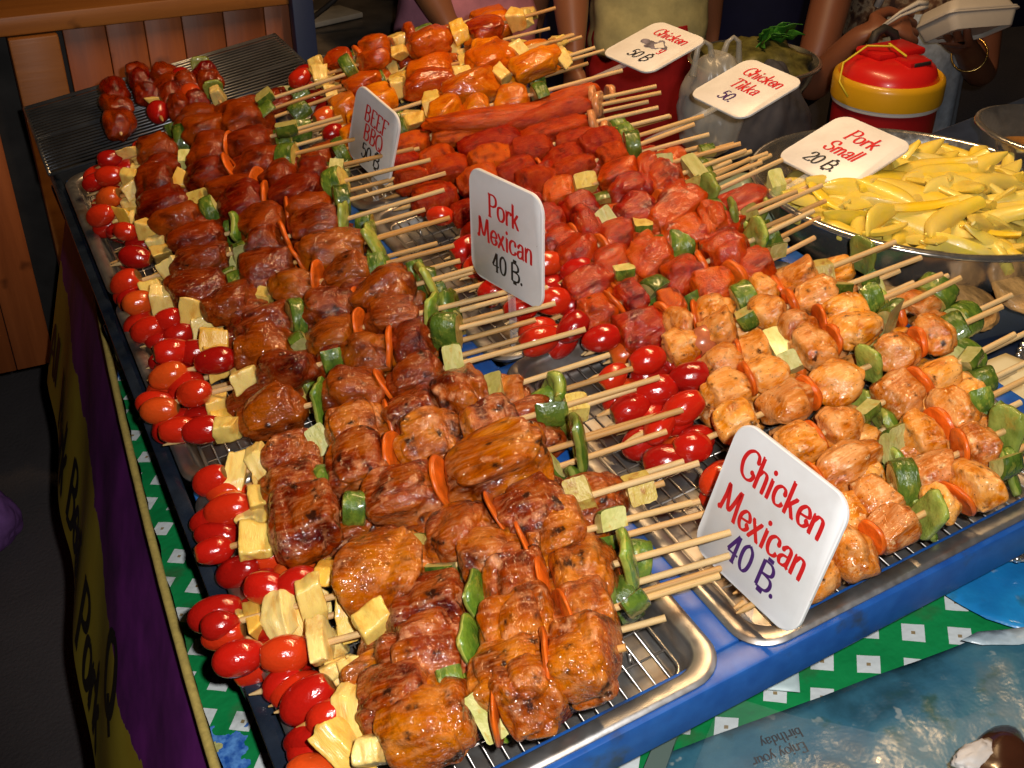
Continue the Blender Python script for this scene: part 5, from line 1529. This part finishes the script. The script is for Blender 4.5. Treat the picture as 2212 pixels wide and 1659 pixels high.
def garment(name, parent, org, q, prof, mat, seed, wr=0.006, folds=9, n=56):
    """rings of (height, half width, half depth) round the body axis"""
    bm = bmesh.new()
    L = []
    m = 8
    for i in range(len(prof) - 1):
        for k in range(m):
            t = k / m
            L.append([a + (b2 - a) * t for a, b2 in zip(prof[i], prof[i + 1])])
    L.append(prof[-1])
    rings = []
    for z, a, b2 in L:
        R_ = []
        for k in range(n):
            an = 2 * PI * k / n
            cv, sv = math.cos(an), math.sin(an)
            w = wr * (noise.noise(Vector((cv * 2.2, sv * 2.2 + seed, z * 22))) * 1.3 + 0.6 * math.sin(an * folds + seed + z * 6) * 0.6)
            R_.append(q(cv * (a + w), sv * (b2 + w), z) - org)
        rings.append([bm.verts.new(p) for p in R_])
    for A, B in zip(rings, rings[1:]):
        for k in range(n): bm.faces.new((A[k], A[(k + 1) % n], B[(k + 1) % n], B[k]))
    o = link(name, mesh_bm(bm), mat, parent); solidify(o, 0.002); return o
def sleeve(name, parent, org, a, b2, r0, r1, mat):
    bm = bmesh.new()
    pts = [a.lerp(b2, t) - org for t in (0, 0.25, 0.5, 0.75, 1.0)]
    tube(bm, pts, [r0 + (r1 - r0) * t for t in (0, .25, .5, .75, 1)], 20, cap=False)
    o = link(name, mesh_bm(bm), mat, parent); solidify(o, -0.002)
REST = (0.35, 0.4, 0.3)
fabric = lambda n, c, v=0.12: simple(n, c, 0.85, spec=0.2, var=v, nscale=60, bmp=0.15)
# pink T-shirt
Yp = 2.16
hip = PY(1010, 62, Yp)
dn = -UP
r_el, r_wr = PY(905, -70, Yp - 0.10), PY(968, 62, Yp - 0.14)
l_el, l_wr = PY(1165, -80, Yp + 0.06), PY(1150, 60, Yp + 0.10)
root, org, q, rt, fw, up = person('person in a pink T-shirt and dark jeans standing behind the orange chicken', hip, (0, -1), [(l_el, l_wr, dn, Vector((1, 0, 0)), REST), (r_el, r_wr, dn, Vector((-1, 0, 0)), REST)], SKIN)
pink = fabric('pink jersey', (0.50, 0.20, 0.27))
garment('t_shirt', root, org, q, [(-0.055, 0.152, 0.112), (0.02, 0.148, 0.112), (0.14, 0.132, 0.100), (0.32, 0.158, 0.112), (0.42, 0.14, 0.09), (0.46, 0.07, 0.06)], pink, 3, 0.007, 5)
for el, sgn in ((l_el, -1), (r_el, 1)): sleeve('sleeve', root, org, q(sgn * 0.13, 0, 0.41), q(sgn * 0.165, 0, 0.40).lerp(el, 0.55), 0.062, 0.056, pink)
jean = fabric('dark denim', (0.022, 0.028, 0.045), 0.3)
garment('jeans', root, org, q, [(-0.78, 0.13, 0.075), (-0.4, 0.15, 0.09), (-0.10, 0.158, 0.108), (0.03, 0.142, 0.106)], jean, 8)
# pale yellow top and red skirt
Yp = 2.02
hip = PY(1400, 62, Yp)
r_el, r_wr = PY(1232, -40, Yp - 0.04), PY(1238, 120, Yp - 0.10)
l_el, l_wr = PY(1530, -60, Yp + 0.10), PY(1535, 60, Yp + 0.12)
root, org, q, rt, fw, up = person('person in a pale yellow top and long red skirt standing behind the signs', hip, (0, -1), [(l_el, l_wr, dn, Vector((1, 0, 0)), REST), (r_el, r_wr, dn, Vector((-1, 0, 0)), REST)], SKIN, 0.85)
yel_ = fabric('pale yellow jersey', (0.44, 0.40, 0.19))
garment('top', root, org, q, [(-0.035, 0.124, 0.105), (0.02, 0.126, 0.105), (0.14, 0.118, 0.098), (0.32, 0.138, 0.108), (0.42, 0.12, 0.09), (0.46, 0.065, 0.06)], yel_, 13, 0.006, 6)
for el, sgn in ((l_el, -1), (r_el, 1)): sleeve('sleeve', root, org, q(sgn * 0.115, 0, 0.41), q(sgn * 0.15, 0, 0.40).lerp(el, 0.5), 0.060, 0.055, yel_)
garment('skirt', root, org, q, [(-0.62, 0.125, 0.12), (-0.3, 0.130, 0.118), (-0.08, 0.128, 0.106), (0.03, 0.118, 0.099)], fabric('red skirt cloth', (0.26, 0.008, 0.010), 0.15), 21, 0.008, 11)
# vendor holding a takeaway box
Yp = 1.93
hip = PY(1945, 95, Yp)
r_el, r_wr = PY(1742, 205, Yp - 0.12), PY(1856, 74, Yp - 0.22)
l_el, l_wr = PY(2118, 165, Yp - 0.06), PY(2085, 100, Yp - 0.20)
fd_r = (PY(1960, 52, Yp - 0.26) - r_wr)
fd_l = (PY(2045, 76, Yp - 0.26) - l_wr)
vis = (CAM - r_wr).normalized()
root, org, q, rt, fw, up = person('person in a patterned brown blouse and pale apron holding a white takeaway box', hip, (-0.05, -1), [(l_el, l_wr, fd_l, vis * 0.2 - up, (0.2, 0.3, 0.3)), (r_el, r_wr, fd_r, vis * 0.8 + up * 0.6, (0.75, 1.0, 0.6))], SKIN2)
def blouse_mat():
    m, nt, b = newmat('patterned blouse')
    v = coords(nt)
    vo = nd(nt, 'ShaderNodeTexVoronoi'); vo.inputs['Scale'].default_value = 42
    n = noise_tex(nt, v, 38, 4)
    nt.links.new(v, vo.inputs['Vector'])
    c = ramp(nt, n, [(0.38, (0.05, 0.02, 0.012)), (0.48, (0.16, 0.075, 0.035)), (0.56, (0.36, 0.26, 0.16)), (0.66, (0.07, 0.03, 0.02))])
    nt.links.new(c, b.inputs['Base Color']); b.inputs['Roughness'].default_value = 0.8
    return m
bl = blouse_mat()
garment('blouse', root, org, q, [(-0.10, 0.150, 0.112), (0.02, 0.145, 0.108), (0.14, 0.130, 0.100), (0.32, 0.158, 0.115), (0.42, 0.14, 0.09), (0.46, 0.07, 0.06)], bl, 31)
for el, sgn in ((l_el, -1), (r_el, 1)): sleeve('sleeve', root, org, q(sgn * 0.13, 0, 0.41), q(sgn * 0.165, 0, 0.40).lerp(el, 0.5), 0.064, 0.058, bl)
white = fabric('white piping', (0.62, 0.58, 0.55))
garment('trousers', root, org, q, [(-0.6, 0.12, 0.08), (-0.3, 0.145, 0.10), (-0.05, 0.146, 0.106), (0.03, 0.138, 0.102)], fabric('dark trousers', (0.02, 0.02, 0.03)), 41)
bm = bmesh.new()
for sgn in (-1, 1):
    tube(bm, [q(sgn * 0.155, 0.085, 0.12) - org, q(sgn * 0.14, 0.11, 0.20) - org, q(sgn * 0.075, 0.128, 0.34) - org, q(sgn * 0.055, 0.07, 0.45) - org], [0.008, 0.009, 0.009, 0.007], 8)
link('apron_strap', mesh_bm(bm), white, root)
def apron(u, v):
    z = 0.10 - 0.46 * v
    an = PI / 2 + (u - 0.5) * (1.7 + 0.3 * v)
    r = 0.005 * math.sin(u * 25 + v * 3) * v
    return q(math.cos(an) * (0.158 + r), math.sin(an) * (0.122 + 0.02 * v + r), z)
solidify(link('apron', mesh_bm(sheet(apron, 0, 1, 0, 1, 30, 24, org)), simple('pale blue apron', (0.36, 0.42, 0.50), 0.8, var=0.25, nscale=70), root), 0.0015)
bm = bmesh.new()
wr_c = l_wr.lerp(l_el, 0.25); ax = (l_el - l_wr).normalized(); s1 = ax.orthogonal().normalized(); s2 = ax.cross(s1)
tube(bm, [wr_c + (s1 * math.cos(a) + s2 * math.sin(a)) * 0.036 - org for a in [2 * PI * k / 24 for k in range(24)]], 0.0022, 6, closed=True)
link('bracelet', mesh_bm(bm), simple('gold', (0.6, 0.40, 0.12), 0.25, metal=1.0), root)
# takeaway box and white tongs in the vendor's hands
bxc = PY(2088, 50, Yp - 0.26)
tbx = thing('takeaway_box', 'white foam takeaway box held in the right hand of the vendor', 'box', bxc)
tbx.rotation_euler = (TILT @ Euler((-0.55, 0.03, -0.12)).to_matrix()).to_euler()
foam = simple('foam', (0.62, 0.57, 0.50), 0.55, var=0.05, nscale=30, bmp=0.1)
bm = bmesh.new()
loft(bm, [rrect(-0.082 * s, 0.082 * s, -0.06 * s, 0.06 * s, 0.016, z, 6) for s, z in ((0.80, -0.020), (0.84, -0.022), (0.86, -0.020), (0.96, 0.006), (1.03, 0.008), (1.03, 0.011), (0.95, 0.010), (0.80, -0.014))])
link('box_base', autosmooth(mesh_bm(bm), 45), foam, tbx)
bm = bmesh.new()
loft(bm, [rrect(-0.078 * s, 0.078 * s, -0.06 * s, 0.06 * s, 0.016, z, 6) for s, z in ((1.03, 0.0), (1.03, 0.003), (0.96, 0.004), (0.86, 0.022), (0.82, 0.024))])
o = link('box_lid', autosmooth(mesh_bm(bm), 45), foam, tbx, loc=(0, 0, 0.0115))
tg = thing('tongs', 'small white tongs in the left hand of the vendor', 'tongs', PY(1945, 30, Yp - 0.27))
bm = bmesh.new()
for sgn in (-1, 1): tube(bm, [(-0.05, 0.02, -0.03 + sgn * 0.002), (0.0, 0.0, sgn * 0.006), (0.06, -0.01, 0.012 + sgn * 0.010), (0.09, -0.015, 0.008 + sgn * 0.004)], [0.004, 0.005, 0.008, 0.011], 8)
link('tong_arms', mesh_bm(bm), foam, tg).scale = (0.6, 0.6, 0.6)

# navy tarpaulin at the back right, and a passer-by's purple bag on the ground at the left
def tarp(u, v):
    x = 1.2 + 2.4 * u
    return Vector((x, 2.75 + 0.05 * math.sin(u * 30) + 0.03 * noise.noise(Vector((u * 6, v * 2, 0))), 0.0 + 2.3 * v))
bm = sheet(tarp, 0, 1, 0, 1, 90, 10, Vector((2.4, 2.75, 0)))
o = link('tarpaulin', mesh_bm(bm), simple('navy tarpaulin', (0.010, 0.012, 0.055), 0.6, var=0.3, nscale=6), loc=(2.4, 2.75, 0)); solidify(o, 0.002)
tag(o, 'navy blue tarpaulin hanging behind the vendor', 'tarpaulin')
lumpy_bag('cloth_bag', 'purple cloth bag standing on the dark ground beside the stall', 'bag', P(-30, 1125, 0.07), (0.065, 0.06, 0.08), fabric('purple cloth', (0.30, 0.13, 0.42)), 33, False)

# ------------------------------------------------------------------ the stall's own lamp: a warm fluorescent batten over the trays
lp = thing('strip_lamp', 'warm fluorescent batten lamp hanging over the stall', 'lamp', (0.86, 1.22, 2.15))
bm = bmesh.new(); box(bm, (0, 0, 0.035), (0.07, 1.0, 0.035), bevel=0.006)
link('housing', autosmooth(mesh_bm(bm), 30), simple('lamp housing', (0.6, 0.6, 0.58), 0.5), lp)
bm = bmesh.new(); tube(bm, [(0, -0.48, 0.008), (0, 0.48, 0.008)], 0.008, 12)
m, nt, b = newmat('glowing tube'); b.inputs['Emission Color'].default_value = (1, 0.66, 0.32, 1); b.inputs['Emission Strength'].default_value = 6
link('tube', mesh_bm(bm), m, lp)
for y in (-0.4, 0.4):
    bm = bmesh.new(); tube(bm, [(0, y, 0.05), (0, y, 0.9)], 0.003, 6); link('hanging_wire', mesh_bm(bm), M['soot'], lp)
al = bpy.data.lights.new('tube_light', 'AREA'); al.shape = 'RECTANGLE'; al.size = 0.035; al.size_y = 0.94
al.energy = LAMP_W; al.color = (1.0, 0.63, 0.30)
ao = bpy.data.objects.new('tube_light', al); col.objects.link(ao); ao.parent = lp; ao.location = (0, 0, -0.004)
ao.rotation_euler = (0, math.radians(-14) * 0 , 0)
